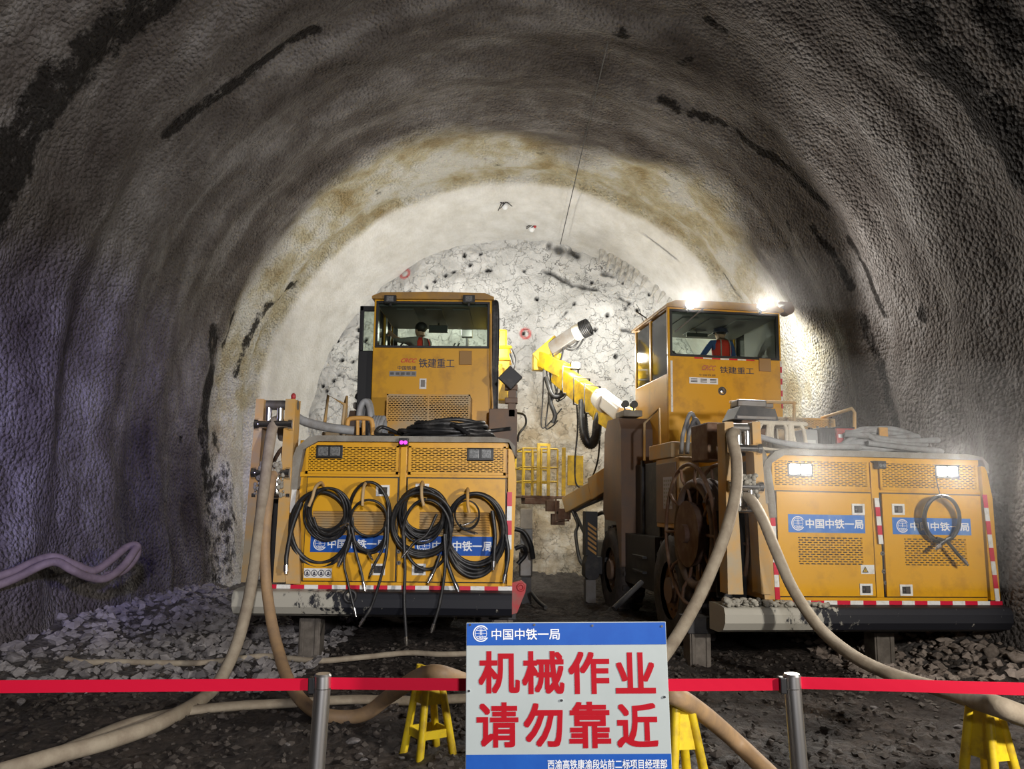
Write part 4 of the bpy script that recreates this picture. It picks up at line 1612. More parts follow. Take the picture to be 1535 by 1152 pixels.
    for (u, v) in ((828, 758), (845, 770), (836, 778)):
        b_.box(P(u, v, 14.4) - Vector((.12, .08, .10)), P(u, v, 14.4) + Vector((.12, .08, .10)))
    b_.tube([P(833, 745, 14.3), P(833, 782, 14.3), P(852, 780, 14.3), P(853, 750, 14.3)], .022, 6)
    b_.build('basket_pivot', RUST, sb, .01)
    b_ = MB()
    b_.tube(spline([P(858, 765, 14.2), P(866, 785, 14.0), P(863, 800, 13.8), P(868, 835, 13.4), P(876, 850, 13.1)], 8), .03, 6)
    b_.tube(spline([P(862, 768, 14.2), P(872, 790, 13.9), P(879, 805, 13.6)], 8), .03, 6)
    b_.tube(spline([P(895, 771, 13.4), P(905, 768, 13.2), P(918, 775, 12.9)], 8), .035, 6)
    b_.build('hanging_hose', RUBBER, sb)
    # front stabilizer with hazard stripes
    Yj = 12.7
    p0, p1 = P(876, 766, Yj), P(894, 832, Yj)
    b_ = MB()
    b_.box((p0.x, p0.y - .10, p1.z), (p1.x, p0.y + .12, p0.z), 0)
    w_ = p1.x - p0.x
    hh = (p0.z - p1.z)
    for k in range(6):
        z = p1.z + hh * (.08 + .11 * k)
        b_.prism([(p0.x + w_ * .2, z), (p0.x + w_ * .34, z), (p0.x + w_ * .86, z - hh * -.03 - .0), (p0.x + w_ * .86, z + hh * .10)][::1] if False else [(p0.x + w_ * .18, z + hh * .13), (p0.x + w_ * .18, z + hh * .07), (p0.x + w_ * .90, z - hh * .07), (p0.x + w_ * .90, z - hh * .01)], p0.y - .106, p0.y - .10, 'y', 1)
    st = b_.build('front_stabilizer', [BLACK, ORANGE], root)
    a, c = P(875, 832, Yj), P(896, 868, Yj)
    b_ = MB()
    b_.prism([(a.x, a.z - .12), (a.x, c.z + .06), (a.x + .06, c.z), (c.x - .06, c.z), (c.x, c.z + .06), (c.x, a.z - .12), (c.x - .04, a.z + .02), (a.x + .04, a.z + .02)], p0.y - .12, p0.y + .14)
    b_.box((c.x - .02, p0.y - .05, c.z + .08), (c.x + .5, p0.y + .1, a.z - .02))
    b_.build('stabilizer_sleeve', DARK, st, .01)
    a, c = P(877, 868, Yj), P(892, 898, Yj)
    b_ = MB()
    b_.box((a.x, p0.y - .07, c.z - .12), (c.x, p0.y + .09, a.z))
    b_.build('stabilizer_leg', STEEL, st)
    # hose hoops over the side of the machine, and the diagonal drawbar
    b_ = MB()
    for (x0, x1, yy, top) in ((1021, 1052, 1.75, 619), (1030, 1056, 1.7, 628), (1040, 1062, 1.65, 640)):
        b_.tube(spline([QR(x0, 680, yy), QR(x0 + 3, 650, yy), QR((x0 + x1) / 2, top, yy), QR(x1 - 3, 655, yy), QR(x1, 685, yy)], 8), .026, 8)
    for px in (1031, 1040):
        b_.tube([QR(px, 624, 1.75), QR(px + 1, 665, 1.75)], .022, 6)
    for k in range(5):
        b_.tube(spline([QR(1052 + k * 4, 686, 1.6), QR(1050 + k * 5, 668, 1.5), QR(1058 + k * 4, 652, 1.4), QR(1068 + k * 2, 668, 1.3), QR(1070 + k, 690, 1.3)], 6), .035, 8)
    b_.build('hose_hoop', HOSEG, root)
    b_ = MB()
    b_.tube([QR(962, 872, 1.2), QR(920, 912, 1.0)], .03, 8)
    b_.build('draw_rod', DARK, root)
    b_ = MB()
    b_.box(QR(1060, 632, .55), QR(1090, 690, .55) + Vector((0, .5, 0)))
    b_.build('reel_motor_box', RUST, root, .02)
    # white hose that hangs on the side of the reel tower
    b_ = MB()
    b_.tube(spline([QR(1132, 662, .05), QR(1145, 690, .0), QR(1153, 730, -.03), QR(1158, 775, -.02)], 8), .045, 8)
    b_.build('side_hose', DUST, root)


right_front()


def left_front():
    root = JL
    P = WL
    b_ = MB()
    a, c = P(745, 492, 14.0), P(763, 600, 14.0)
    b_.box((a.x - .15, a.y, P(745, 600, 14).z), (c.x, a.y + .5, P(745, 520, 14).z))
    b_.box((a.x - .15, a.y + .05, P(745, 520, 14).z), (c.x - .05, a.y + .4, a.z))
    for py in (520, 538, 566):
        z = P(745, py, 14).z
        b_.box((a.x - .15, a.y - .05, z - .03), (c.x + .05, a.y + .5, z + .03))
    beam(b_, (a.x - .2, 4.5, 3.2), (a.x - .05, a.y, P(745, 560, 14).z), .34, .4)
    b_.build('boom', YELB, root, .03)
    b_ = MB()
    b_.tube(spline([P(766, 522, 14), P(772, 540, 13.9), P(768, 565, 13.9), P(774, 590, 13.9), P(770, 620, 13.9)], 8), .022, 6)
    b_.tube(spline([P(764, 530, 14), P(769, 550, 13.9), P(766, 575, 13.9), P(769, 600, 13.9)], 8), .02, 6)
    b_.tube(spline([P(772, 618, 13.2), P(786, 622, 13), P(788, 636, 13), P(778, 650, 12.8), P(776, 662, 12.8)], 8), .02, 6)
    b_.build('boom_hoses', RUBBER, root)
    b_ = MB()
    a, c = P(733, 612, 10.6), P(775, 652, 10.6)
    b_.box((a.x, a.y, c.z - .3), (c.x, a.y + .5, a.z))
    a, c = P(762, 556, 10.6), P(773, 625, 10.6)
    b_.box((a.x, a.y, c.z), (c.x, a.y + .12, a.z))
    for py in (580, 600):
        q = P(762, py, 10.6)
        b_.box((q.x - .05, q.y - .03, q.z - .04), (q.x + .13, q.y + .1, q.z + .04))
    b_.build('side_box', BROWN, root, .012)
    b_ = MB()
    c = P(765, 566, 10.5)
    b_.box((-.12, -.04, -.12), (.12, .05, .12), 0, Matrix.Translation(c) @ Matrix.Rotation(.75, 4, 'Y'))
    b_.build('box_lamp', DARK, root, .01)
    b_ = MB()
    c = P(700, 500, 13.6)
    b_.box(c - Vector((.1, .06, .07)), c + Vector((.1, .06, .07)))
    b_.cyl(c, c + Vector((.02, .3, -.9)), .03, nn=8)
    b_.build('boom_lamp', BLACK, root, .01)
    lamp_light('boom_lamp_light', 'POINT', c + Vector((-.2, .25, .1)), None, 210, (1, .97, .89), .08, parent=root)  # added lamp and box, put in to light face and lining evenly
    # front stabilizer
    Yj = 12.9
    b_ = MB()
    a, c = P(780, 762, Yj), P(798, 792, Yj)
    b_.box((a.x, a.y - .1, c.z), (c.x, a.y + .12, a.z), 0)
    a2, c2 = P(780, 792, Yj), P(798, 826, Yj)
    b_.box((a2.x, a.y - .1, c2.z), (c2.x, a.y + .12, a2.z), 1)
    fs = b_.build('front_stabilizer', [CREAM, GREYP], root, .01)
    b_ = MB()
    a3, c3 = P(778, 826, Yj), P(798, 864, Yj)
    b_.box((a3.x, a.y - .12, c3.z), (c3.x, a.y + .14, a3.z))
    b_.build('stabilizer_sleeve', STEEL, fs, .03)
    b_ = MB()
    a4, c4 = P(782, 864, Yj), P(796, 897, Yj)
    b_.box((a4.x, a.y - .08, c4.z - .1), (c4.x, a.y + .1, a4.z))
    b_.build('stabilizer_leg', DARK, fs)
    b_ = MB()
    b_.tube(spline([P(772, 792, 12.4), P(785, 797, 12.4), P(795, 815, 12.4), P(799, 836, 12.5)], 8), .04, 8)
    b_.tube(spline([P(772, 822, 12.2), P(784, 818, 12.2), P(788, 830, 12.3), P(776, 845, 12.3)], 8), .035, 8)
    b_.tube(spline([P(797, 888, 12.4), P(806, 900, 12.0), P(818, 910, 11.6)], 8), .03, 8)
    b_.build('hanging_hose', RUBBER, fs)
    # open cab door
    b_ = MB()
    p, q = P(540, 458, 11.2), P(556, 645, 11.2)
    y0 = p.y
    zt, zm, zb = p.z, P(540, 525, 11.2).z, P(540, 645, 11.2).z - .3
    x0, x1 = p.x, q.x + .02
    b_.box((x0, y0, zb), (x1, y0 + .05, zm))
    b_.box((x0, y0, zm), (x0 + .06, y0 + .05, zt))
    b_.box((x0, y0, zt - .08), (x1, y0 + .05, zt))
    b_.box((x0 - .02, y0 - .02, P(540, 495, 11.2).z - .03), (x0 + .02, y0, P(540, 495, 11.2).z + .03))
    dr = b_.build('cab_door', BLACK, root, .01)
    b_ = MB()
    b_.box((x0 + .06, y0 + .02, zm), (x1, y0 + .028, zt - .08))
    b_.build('door_window', GLASS, dr)
    # hose bundle up the right side of the cab
    b_ = MB()
    for k in range(4):
        b_.tube(spline([P(733 + k * 3, 452, 11.1), P(738 + k * 2.2, 458, 11.05), P(740 + k * 1.8, 500, 11.05), P(738 + k * 2, 570, 11.05), P(737 + k * 2, 645, 11.05)], 8), .035, 8)
    b_.build('hose_bundle', RUBBER, root)
    b_ = MB()
    b_.tube(spline([P(736, 470, 10.9), P(736, 560, 10.9), P(738, 610, 10.9), P(733, 625, 10.9), P(731, 640, 10.9)], 8), .014, 6)
    b_.build('side_pipe', ORANGE, root)
    # tubular frames and hoses on the hood
    b_ = MB()
    b_.tube([QL(486, 640, 1.2), QL(492, 592, 1.2), QL(517, 606, 1.2), QL(513, 640, 1.2)], .020, 8)
    b_.build('handrail', YELD, root)
    b_ = MB()
    b_.tube(spline([QL(521, 650, .6), QL(521, 634, .6), QL(526, 627, .6), QL(552, 627, .6), QL(558, 634, .6), QL(559, 652, .6)], 6), .026, 8)
    b_.tube([QL(536, 630, .6), QL(536, 652, .6)], .02, 6)
    b_.tube([QL(545, 630, .6), QL(545, 652, .6)], .02, 6)
    b_.build('tube_frame', ORANGE, root)
    b_ = MB()
    for k in range(3):
        b_.tube(spline([QL(536 + k * 2, 640, 1.0 + .1 * k), QL(540 + k * 2, 612, 1.0 + .1 * k), QL(547 + k * 2, 601, 1.0 + .1 * k), QL(554 + k, 612, 1.0 + .1 * k), QL(557 + k, 645, 1.0 + .1 * k)], 8), .035, 8)
    b_.tube(spline([QL(440, 622, .15), QL(458, 632, .3), QL(490, 640, .5), QL(530, 645, .6)], 8), .05, 8)
    for k in range(4):
        b_.tube(spline([QL(556 + k * 4, 654, .9), QL(558 + k * 4, 636, .9), QL(563 + k * 4, 626, 1.0), QL(568 + k * 3, 640, 1.1), QL(570 + k * 3, 655, 1.1)], 6), .03, 8)
    b_.build('hose_hoop', HOSEG, root)
    b_ = MB()
    c = QL(440, 594, .1)
    b_.ball(c, .026, 0, (1, 1, 1.4))
    b_.tube([c + Vector((-.03, 0, -.15)), c], .02, 6)
    b_.build('tower_beacon', REDP, root)
    # hooks on the doors
    for px, py, dx in ((485, 728, -.03), (553, 727, .0), (635, 727, .02), (702, 737, .015)):
        p = QL(px, py, -.02)
        b_ = MB()
        b_.tube(spline([p, p + Vector((0, -.12, .03)), p + Vector((dx * .5, -.26, -.02)), p + Vector((dx, -.30, -.12)), p + Vector((dx * 2, -.30, -.20))], 6), .016, 8)
        b_.build('hose_hook', YELD, root)


left_front()


# ------------------------------------------------------------------ hose coils hanging on the hooks
def coil(name, label, loops, tails, seed, Qf, Mf, r, ma=RUBBER, group=None, cat='hose', endcol=CHROME, ydepth=-.12):
    """loops: (cx, cy, rx, ry, turns, jitter) in photo pixels on the door plane; tails: polylines"""
    rnd = random.Random(seed)
    b_ = MB()
    ends = []
    first = loops[0]
    org = Mf @ Qf(first[0], first[1] - first[3], ydepth)

    def wp(px, py, y):
        return (Mf @ Qf(px, py, y)) - org
    for (cx, cy, rx, ry, turns, jit) in loops:
        pts = []
        n_ = 22
        prm = [(1 + rnd.uniform(-jit, jit), 1 + rnd.uniform(-jit, jit), rnd.uniform(-jit, jit) * .5, rnd.uniform(-.5, .5), rnd.uniform(-.06, .05)) for _ in range(turns + 1)]
        for k in range(turns * n_ + 1):
            i, t = k // n_, (k % n_) / n_
            a, c = prm[i], prm[min(i + 1, turns)]
            m_ = [a[q] * (1 - t) + c[q] * t for q in range(5)]
            ang = PI / 2 + 2 * PI * k / n_ + .12 * m_[3]
            x = cx + rx * (m_[0] * math.cos(ang) + m_[2])
            top = cy - ry
            yy = top + ry * m_[1] * (1 - math.sin(ang)) + abs(m_[2]) * ry * .2
            pts.append(wp(x, yy, ydepth + m_[4] - .05 * math.sin(ang)))
        b_.tube(spline(pts, 3), r, 7)
    for tl in tails:
        q = [wp(px, py, ydepth - .05 - .05 * (i / len(tl))) for i, (px, py) in enumerate(tl)]
        s_ = spline(q, 8)
        b_.tube(s_, r, 7)
        d = (s_[-1] - s_[-2]).normalized()
        en = MB()
        ends.append(en)
        en.cyl(s_[-1] - d * .01, s_[-1] + d * .05, r * 1.25, nn=10)
        en.cyl(s_[-1] + d * .05, s_[-1] + d * .075, r * .8, nn=10)
    o = b_.build(name, ma)
    o.location = org
    tag(o, label, cat, group)
    for en in ends:
        en.build('hose_fitting', endcol, o)
    return o


coil('hose_coil', 'tight coil of thin black hose on the leftmost hook of the left machine', [(491, 766, 30, 35, 11, .16)], [[(470, 775), (478, 795), (492, 800), (512, 790)]], 1, QL, ML, .013)
coil('hose_loop', 'thick black hose in a wide drooping loop below the leftmost tight coil', [(481, 790, 43, 54, 2, .07)], [[(452, 752), (438, 790), (430, 830), (429, 848)], [(520, 770), (524, 810), (512, 838)]], 2, QL, ML, .022, ydepth=-.07)
coil('hose_coil', 'tall black hose loop on the second hook of the left machine', [(553, 775, 31, 53, 3, .06)], [[(528, 775), (532, 820), (541, 855), (545, 874)], [(578, 780), (576, 815), (560, 848), (558, 853)], [(582, 760), (581, 810), (575, 850), (558, 905), (545, 928)]], 3, QL, ML, .014)
coil('hose_coil', 'small round black hose ring inside the tall loop on the second hook', [(553, 776, 27, 27, 2, .04)], [[(527, 790), (535, 818), (550, 826), (553, 830)], [(526, 800), (516, 840), (521, 870), (531, 912)]], 4, QL, ML, .012, ydepth=-.16)
coil('hose_coil', 'dense bundle of black hose turns on the third hook of the left machine', [(634, 768, 32, 38, 12, .17)], [[(655, 770), (640, 800), (622, 812), (610, 826)]], 5, QL, ML, .013)
coil('hose_loop', 'wide black hose loops draped outside the dense bundle on the third hook', [(632, 783, 43, 46, 7, .10), (640, 800, 36, 52, 1, .03)], [[(605, 800), (607, 850), (606, 900), (609, 955)], [(666, 800), (667, 850), (660, 900), (650, 936)], [(660, 830), (652, 852), (647, 862)]], 6, QL, ML, .016, ydepth=-.15)
coil('hose_coil', 'small coil of very thin hose with metal ends on the fourth hook', [(700, 772, 19, 22, 3, .07)], [[(684, 780), (692, 792), (705, 796)], [(716, 775), (708, 782), (702, 784)], [(690, 785), (695, 793), (702, 796)]], 7, QL, ML, .0075, ydepth=-.22)
coil('hose_loop', 'large sweeping black hose loops on the fourth hook by the red and white tape', [(713, 796, 44, 57, 7, .10)], [[(668, 800), (669, 835), (677, 862), (683, 876)], [(738, 765), (742, 800), (740, 842)], [(758, 800), (762, 830), (757, 862)]], 8, QL, ML, .019)
coil('hose_coil', 'single coil of black hose hanging below the right lit lamp over a blue banner', [(1412, 777, 27, 34, 4, .05)], [[(1404, 806), (1420, 812), (1434, 828), (1443, 838)], [(1425, 806), (1415, 812), (1408, 818)]], 9, QR, MR, .017)
p = MR @ QR(1402, 712, -.05)
q = MR @ QR(1410, 745, -.08)
mb = MB()
mb.tube([(0, 0, 0), q - p], .006, 6)
o = mb.build('lamp_cord', RUBBER)
o.location = p
tag(o, 'short dark cord from the right lit lamp down to the hanging hose coil', 'cord')


# ------------------------------------------------------------------ things lying on the hoods
def pile(name, label, Mf, cx, cy, z, rx, ry, turns, r, ma, seed, extra=(), jit=.15, cat='hose'):
    rnd = random.Random(seed)
    org = Mf @ Vector((cx, cy, z))
    R3 = Mf.to_3x3()
    b_ = MB()
    pts = []
    for k in range(turns * 16):
        t = k / 16
        a = 2 * PI * t
        f = 1 - .35 * (t / turns)
        j = 1 + jit * math.sin(t * 2.3 + seed) * .6
        pts.append(R3 @ Vector((rx * f * j * math.cos(a) + .05 * math.sin(t * 1.9), ry * f * j * math.sin(a), r + r * 1.25 * (t / turns) * min(turns, 6) + .020 * math.sin(a * 2 + seed * t))))
    b_.tube(spline(pts, 2), r, 8)
    for e in extra:
        b_.tube(spline([R3 @ Vector(p_) for p_ in e], 6), r, 8)
    o = b_.build(name, ma)
    o.location = org
    tag(o, label, cat)
    return o


ZH = 2.25
pile('cable_pile', 'flat pile of dark cable lying on the dusty hood of the left machine', ML, .32, .45, ZH, .50, .26, 8, .022, RUBBER, 3, [[(-.55, -.2, .02), (-.75, -.1, .05), (-.72, .1, .14), (-.5, .1, .06), (-.3, .0, .05)], [(.05, -.2, .14), (.15, -.3, .10), (.25, -.36, .03)], [(.4, .1, .1), (.55, .1, .12), (.68, .05, .13)]])
pile('hose_pile', 'coiled pile of grey hose lying on the hood of the right machine', MR, .40, .45, ZH, .50, .24, 10, .030, HOSEG, 5, [[(-.45, -.1, .2), (-.3, -.2, .18), (.1, -.22, .14), (.5, -.15, .16), (.62, -.1, .17)], [(-.3, -.25, .1), (.1, -.3, .06), (.5, -.26, .04), (.55, -.2, .03)], [(-.40, .05, .05), (-.25, .0, .25), (.0, -.02, .27), (.3, .05, .22), (.45, .0, .06)], [(-.5, .0, .03), (-.42, -.1, .14), (-.3, -.2, .2), (-.18, -.24, .12)]])
b_ = MB()
b_.tube(spline([MR @ Vector(p_) for p_ in ((-1.2, -.02, 2.36), (-.9, .05, 2.31), (-.5, .1, 2.29), (-.15, .12, 2.30), (.0, .2, 2.30), (-.1, .32, 2.31), (-.4, .3, 2.30), (-.7, .3, 2.29))], 8), .03, 8)
o = b_.build('grey_hose', HOSEG)
tag(o, 'grey hose lying along the hood edge below the cream crate', 'hose')


def world_box(name, label, cat, p, q, y, depth, ma, Mf=MR, Qf=QR, bevel=.012, z0=None, group=None):
    a, c = Qf(*p, y), Qf(*q, y)
    zb = c.z if z0 is None else z0
    org = Mf @ Vector(((a.x + c.x) / 2, y + depth / 2, zb))
    h, w_ = a.z - zb, c.x - a.x
    b_ = MB()
    b_.box((-w_ / 2, -depth / 2, 0), (w_ / 2, depth / 2, h))
    o = b_.build(name, ma, None, bevel)
    o.location = org
    o.rotation_euler = Mf.to_euler()
    tag(o, label, cat, group)
    return o, w_, h


# cream crate with oval openings
a, c = QR(1131, 630, .35), QR(1204, 668, .35)
cw, ch = c.x - a.x, a.z - ZH
crate = empty('plastic_crate', MR @ Vector(((a.x + c.x) / 2, .45, ZH)), MR.to_euler())
tag(crate, 'cream plastic cage crate with oval openings on the right machine hood', 'crate')
for yy in (-.18, .18):
    b_ = MB()
    for (x0, x1, sk) in ((-.5, -.32, .06), (-.22, .08, .0), (.22, .46, -.05)):
        xa, xb = x0 * cw, x1 * cw
        zc, hh = ch * .52, ch * .40
        xc, hw = (xa + xb) / 2, (xb - xa) / 2
        ring = []
        for k in range(24):
            t = 2 * PI * k / 24
            s_, co_ = math.sin(t), math.cos(t)
            ring.append((xc + hw * math.copysign(abs(co_) ** .6, co_) + sk * s_ * .6, yy, zc + hh * math.copysign(abs(s_) ** .6, s_)))
        b_.tube(ring, .020, 8, closed=True)
    for z in (.02, ch - .03):
        b_.tube([(-cw / 2, yy, z), (cw / 2, yy, z)], .024, 8)
    b_.tube([(-.27 * cw, yy, .02), (-.27 * cw, yy, ch - .02)], .028, 8)
    b_.tube([(.15 * cw, yy, .02), (.15 * cw, yy, ch - .02)], .032, 8)
    b_.build('crate_side', CREAM, crate)
b_ = MB()
for xx in (-cw / 2, -.27 * cw, .15 * cw, cw / 2):
    for z in (.02, ch - .03):
        b_.tube([(xx, -.18, z), (xx, .18, z)], .02, 8)
b_.box((-cw / 2, -.18, .0), (cw / 2, .18, .02))
b_.build('crate_base', CREAM, crate)

can, w_, h = world_box('jerry_can', 'pale grey plastic canister on the hood between crate and battery', 'canister', (1204, 643), (1227, 668), .45, .2, GREYP, z0=ZH)
b_ = MB()
b_.box((-w_ * .3, -.106, h * .2), (w_ * .3, -.1, h * .55))
b_.build('canister_label', mat('pale_label', (.5, .52, .5), .6), can)
b_ = MB()
b_.cyl((w_ * .3, 0, h), (w_ * .3, 0, h + .03), .025, nn=12)
b_.build('cap', DARK, can)
bat, w_, h = world_box('battery', 'black ribbed battery on the hood beside the red box', 'battery', (1229, 640), (1253, 668), .42, .22, BLACK, z0=ZH)
b_ = MB()
for k in range(6):
    x = -w_ / 2 + w_ * (k + .5) / 6
    b_.box((x - .006, -.12, .03), (x + .006, -.11, h * .8))
b_.build('battery_rib', DARK, bat)
b_ = MB()
for s_ in (-1, 1):
    b_.cyl((s_ * w_ * .3, 0, h), (s_ * w_ * .3, 0, h + .025), .014, nn=10)
b_.build('terminal', STEEL, bat)
rb, w_, h = world_box('red_box', 'red box with white lettering on the right machine hood', 'box', (1254, 641), (1283, 668), .42, .22, REDP, z0=ZH)
b_ = MB()
b_.box((-w_ * .42, -.1125, h * .62), (w_ * .3, -.1105, h * .76))
arc(b_, -.01, h * .4, .012, .022, 0, PI, -.1118, 10)
b_.build('box_label', WHITE, rb)
b_ = MB()
b_.box((-w_ / 2, -.11, h), (w_ / 2, .11, h + .015))
b_.build('lid', DARK, rb, .005)
op, w_, h = world_box('orange_plate', 'small orange metal plate standing on the grey hose pile', 'plate', (1318, 640), (1332, 661), .22, .02, ORANGE, bevel=.003)
tb = empty('tool_box', MR @ Vector((-.94, .75, 2.60)), MR.to_euler())
tag(tb, 'dark steel tool box lying on the hood behind the cream crate', 'tool box')
b_ = MB()
b_.prism([(-.26, 0), (.26, 0), (.22, .13), (-.18, .15)], -.16, .16)
b_.build('box_body', DARK, tb, .012)
b_ = MB()
b_.box((-.22, -.168, .012), (.22, -.16, .04))
b_.build('box_edge', STEEL, tb)
b_ = MB()
b_.box((-.16, -.06, .15), (.18, .14, .24))
b_.build('instrument_case', STEEL, tb, .02)
# rails on the right hood
b_ = MB()
b_.tube(spline([QR(1097, 632, 1.3), QR(1097, 606, 1.3), QR(1102, 602, 1.3), QR(1185, 603, 1.3), QR(1190, 607, 1.3), QR(1190, 630, 1.3)], 6), .018, 8)
b_.build('handrail', YELD, JR)
b_ = MB()
b_.tube([QR(1232, 626, 1.6), QR(1277, 612, .9), QR(1281, 618, .9), QR(1281, 650, .9)], .020, 8)
b_.build('handrail', YELD, JR)
b_ = MB()
b_.box(QR(1115, 601, 1.35), QR(1160, 611, 1.35) + Vector((0, .1, 0)))
b_.build('licence_lamp', STEEL, JR, .01)
b_ = MB()
b_.box((-1.1, .6, 2.245), (-.7, .95, 2.60))
b_.build('hood_box', RUST, JR, .02)


# ------------------------------------------------------------------ thick hoses
def hose(name, label, pts, r, ma, cat='hose', nn=12, flat=1.0):
    P = []
    for a in pts:
        if len(a) == 3 and a[2] == 'g':
            p = grd(a[0], a[1])
            p.z += r * (.6 if flat == 1 else .4) + .035
        elif len(a) == 4:
            p = onz(a[0], a[1], a[3])
        else:
            p = at(*a)
        P.append(p)
    org = P[-1].copy()
    b_ = MB()
    b_.tube([p - org for p in spline(P, 10)], r, nn, flat=flat)
    o = b_.build(name, ma)
    o.location = org
    tag(o, label, cat)
    return o


hose('thick_hose', 'thick pale hose falling from the top roller of the left reel tower to the floor', [(424, 655, 8.25), (420, 633, 7.95), (411, 634, 7.75), (404, 665, 7.62), (396, 730, 7.50), (386, 810, 7.42), (376, 880, 7.32), (360, 950, 7.15), (340, 1000, 6.95), (312, 1040, 6.6), (250, 1078, 0, .06), (170, 1108, 0, .06), (90, 1130, 0, .06), (-10, 1160, 0, .06)], .053, HOSE)
hose('thick_hose', 'brown hose from the left reel tower, resting on the yellow trestles by the sign', [(418, 730, 8.2), (416, 708, 7.9), (408, 714, 7.65), (401, 760, 7.50), (397, 830, 7.42), (402, 900, 7.3), (416, 970, 7.0), (438, 1030, 6.4), (478, 1068, 0, .06), (540, 1072, 0, .06), (585, 1042, 0, .25), (640, 1010, 0, .60), (700, 1022, 0, .53), (800, 1060, 0, .3), (900, 1062, 0, .32), (980, 1040, 0, .56), (1010, 1042, 0, .60), (1050, 1066, 0, .46), (1100, 1108, 0, .2), (1160, 1165, 0, .05)], .05, HOSEB)
hose('flat_hose', 'flattened pale hose on the floor running right past the left barrier post', [(60, 1140, 0, .03), (130, 1110, 0, .03), (200, 1082, 0, .03), (275, 1066, 0, .03), (350, 1058, 0, .04), (440, 1053, 0, .04), (530, 1048, 0, .04), (620, 1050, 0, .04), (700, 1046, 0, .04), (800, 1040, 0, .04)], .062, HOSE, flat=.55)
hose('thin_hose', 'thin dirty hose lying across the rubble behind the barrier on the left', [(98, 996, 'g'), (125, 1001, 'g'), (180, 1000, 'g'), (245, 1002, 'g'), (310, 1001, 'g'), (390, 991, 'g'), (430, 994, 'g'), (480, 998, 'g'), (540, 993, 'g'), (610, 986, 'g'), (660, 988, 'g'), (720, 986, 'g'), (800, 980, 'g')], .028, HOSE)
hose('thick_hose', 'thick pale hose falling from the top roller of the right reel tower behind the sign', [(1112, 668, 8.2), (1104, 650, 7.7), (1097, 653, 7.5), (1104, 690, 7.38), (1103, 735, 7.3), (1090, 790, 7.25), (1070, 845, 7.15), (1045, 900, 7.0), (1012, 958, 6.8), (980, 1000, 6.5), (940, 1035, 0, .05), (890, 1050, 0, .05)], .055, HOSE)
hose('thick_hose', 'thick pale hose from the right reel tower sweeping right over the floor', [(1110, 760, 8.1), (1112, 746, 7.75), (1125, 748, 7.55), (1142, 775, 7.4), (1165, 830, 7.25), (1190, 885, 7.1), (1228, 940, 6.85), (1275, 980, 6.5), (1330, 1008, 6.2), (1400, 1030, 5.75), (1470, 1050, 0, .60), (1540, 1075, 0, .55), (1640, 1115, 0, .28), (1760, 1190, 0, .05), (1840, 1260, 0, .05)], .052, HOSE)
mb = MB()
hose('wall_hose', 'dusty grey hose draped along the left wall, upper of two', [(-30, 873, 7.55), (20, 856, 7.7), (60, 838, 7.9), (85, 835, 8.0), (110, 845, 8.1), (140, 855, 8.3), (165, 840, 8.5), (190, 820, 8.75), (205, 818, 8.8), (203, 835, 8.75), (185, 855, 8.6), (160, 862, 8.4)], .042, HOSED)
hose('wall_hose', 'dusty grey hose draped along the left wall, lower of two', [(-30, 886, 7.5), (20, 868, 7.65), (60, 848, 7.8), (85, 842, 7.9), (110, 855, 8.0), (135, 865, 8.2), (160, 866, 8.35), (185, 848, 8.55), (205, 820, 8.72)], .042, HOSED)
hose('wall_cable', 'thin dark cable sagging along the right wall', [(1490, 826, 9.4), (1510, 838, 9.0), (1540, 856, 8.6), (1570, 872, 8.3)], .012, RUBBER, 'cable')
hose('hanging_wire', 'thin dark wire hanging from the vault down to the rock face', [(928, -15, 9.0), (905, 90, 10.3), (874, 220, 13.0), (840, 366, 16.3)], .009, RUBBER, 'wire', nn=5)

# ------------------------------------------------------------------ the warning sign
SY = 2.9
tilt = math.radians(4.0)
TL, TR = at(699, 933, SY), at(998, 933, SY)
sw = TR.x - TL.x
sign = empty('warning_sign', ((TL.x + TR.x) / 2, SY - .04, .30), (-tilt * .0 - math.radians(3.0), math.radians(-.3), 0))
tag(sign, 'blue and white warning sign board with large red lettering at the barrier', 'sign')
SM = Matrix.Translation(sign.location) @ sign.rotation_euler.to_matrix().to_4x4()
SMI = SM.inverted()
SM3 = SMI.to_3x3()
so = SMI @ Vector((0, 0, EYE))


def S(px, py):
    d = SM3 @ ray(px, py)
    return so + d * (-so.y / d.y)


a, c = S(699, 933), S(1001, 1152)
x0, x1, zt = a.x, S(998, 933).x, a.z
zb = S(850, 1180).z
b_ = MB()
b_.box((x0, .001, zb), (x1, .012, zt))
pan = b_.build('sign_panel', SIGNW, sign, .002)
b_ = MB()
z1, z2 = S(850, 966).z, S(850, 1130).z
b_.box((x0 + .002, -.001, z1), (x1 - .002, .001, zt - .002))
b_.build('header_band', BLUE, sign)
b_ = MB()
b_.box((x0 + .002, -.001, zb + .002), (x1 - .002, .001, z2))
b_.build('footer_band', BLUE, sign)
b_ = MB()
for ch, (u0, v0, u1, v1) in zip('机械作业请勿靠近', ((719, 977, 778, 1037), (784, 977, 845, 1038), (853, 978, 913, 1038), (923, 979, 982, 1037), (716, 1054, 776, 1118), (786, 1055, 843, 1117), (854, 1053, 915, 1119), (925, 1055, 986, 1118))):
    p, q = S(u0, v0), S(u1, v1)
    text(b_, ch, p.x, q.x, q.z, p.z, -.0006, .028)
b_.build('red_lettering', SIGNR, sign)
b_ = MB()
p = S(721, 949)
emblem(b_, p.x, p.z, abs(S(733, 949).x - p.x), -.0022)
p, q = S(737, 942), S(839, 958)
text(b_, '中国中铁一局', p.x, q.x, q.z, p.z, -.0022, .014)
b_.build('white_lettering', WHITE, sign)
b_ = MB()
p, q = S(821, 1138), S(1000, 1151)
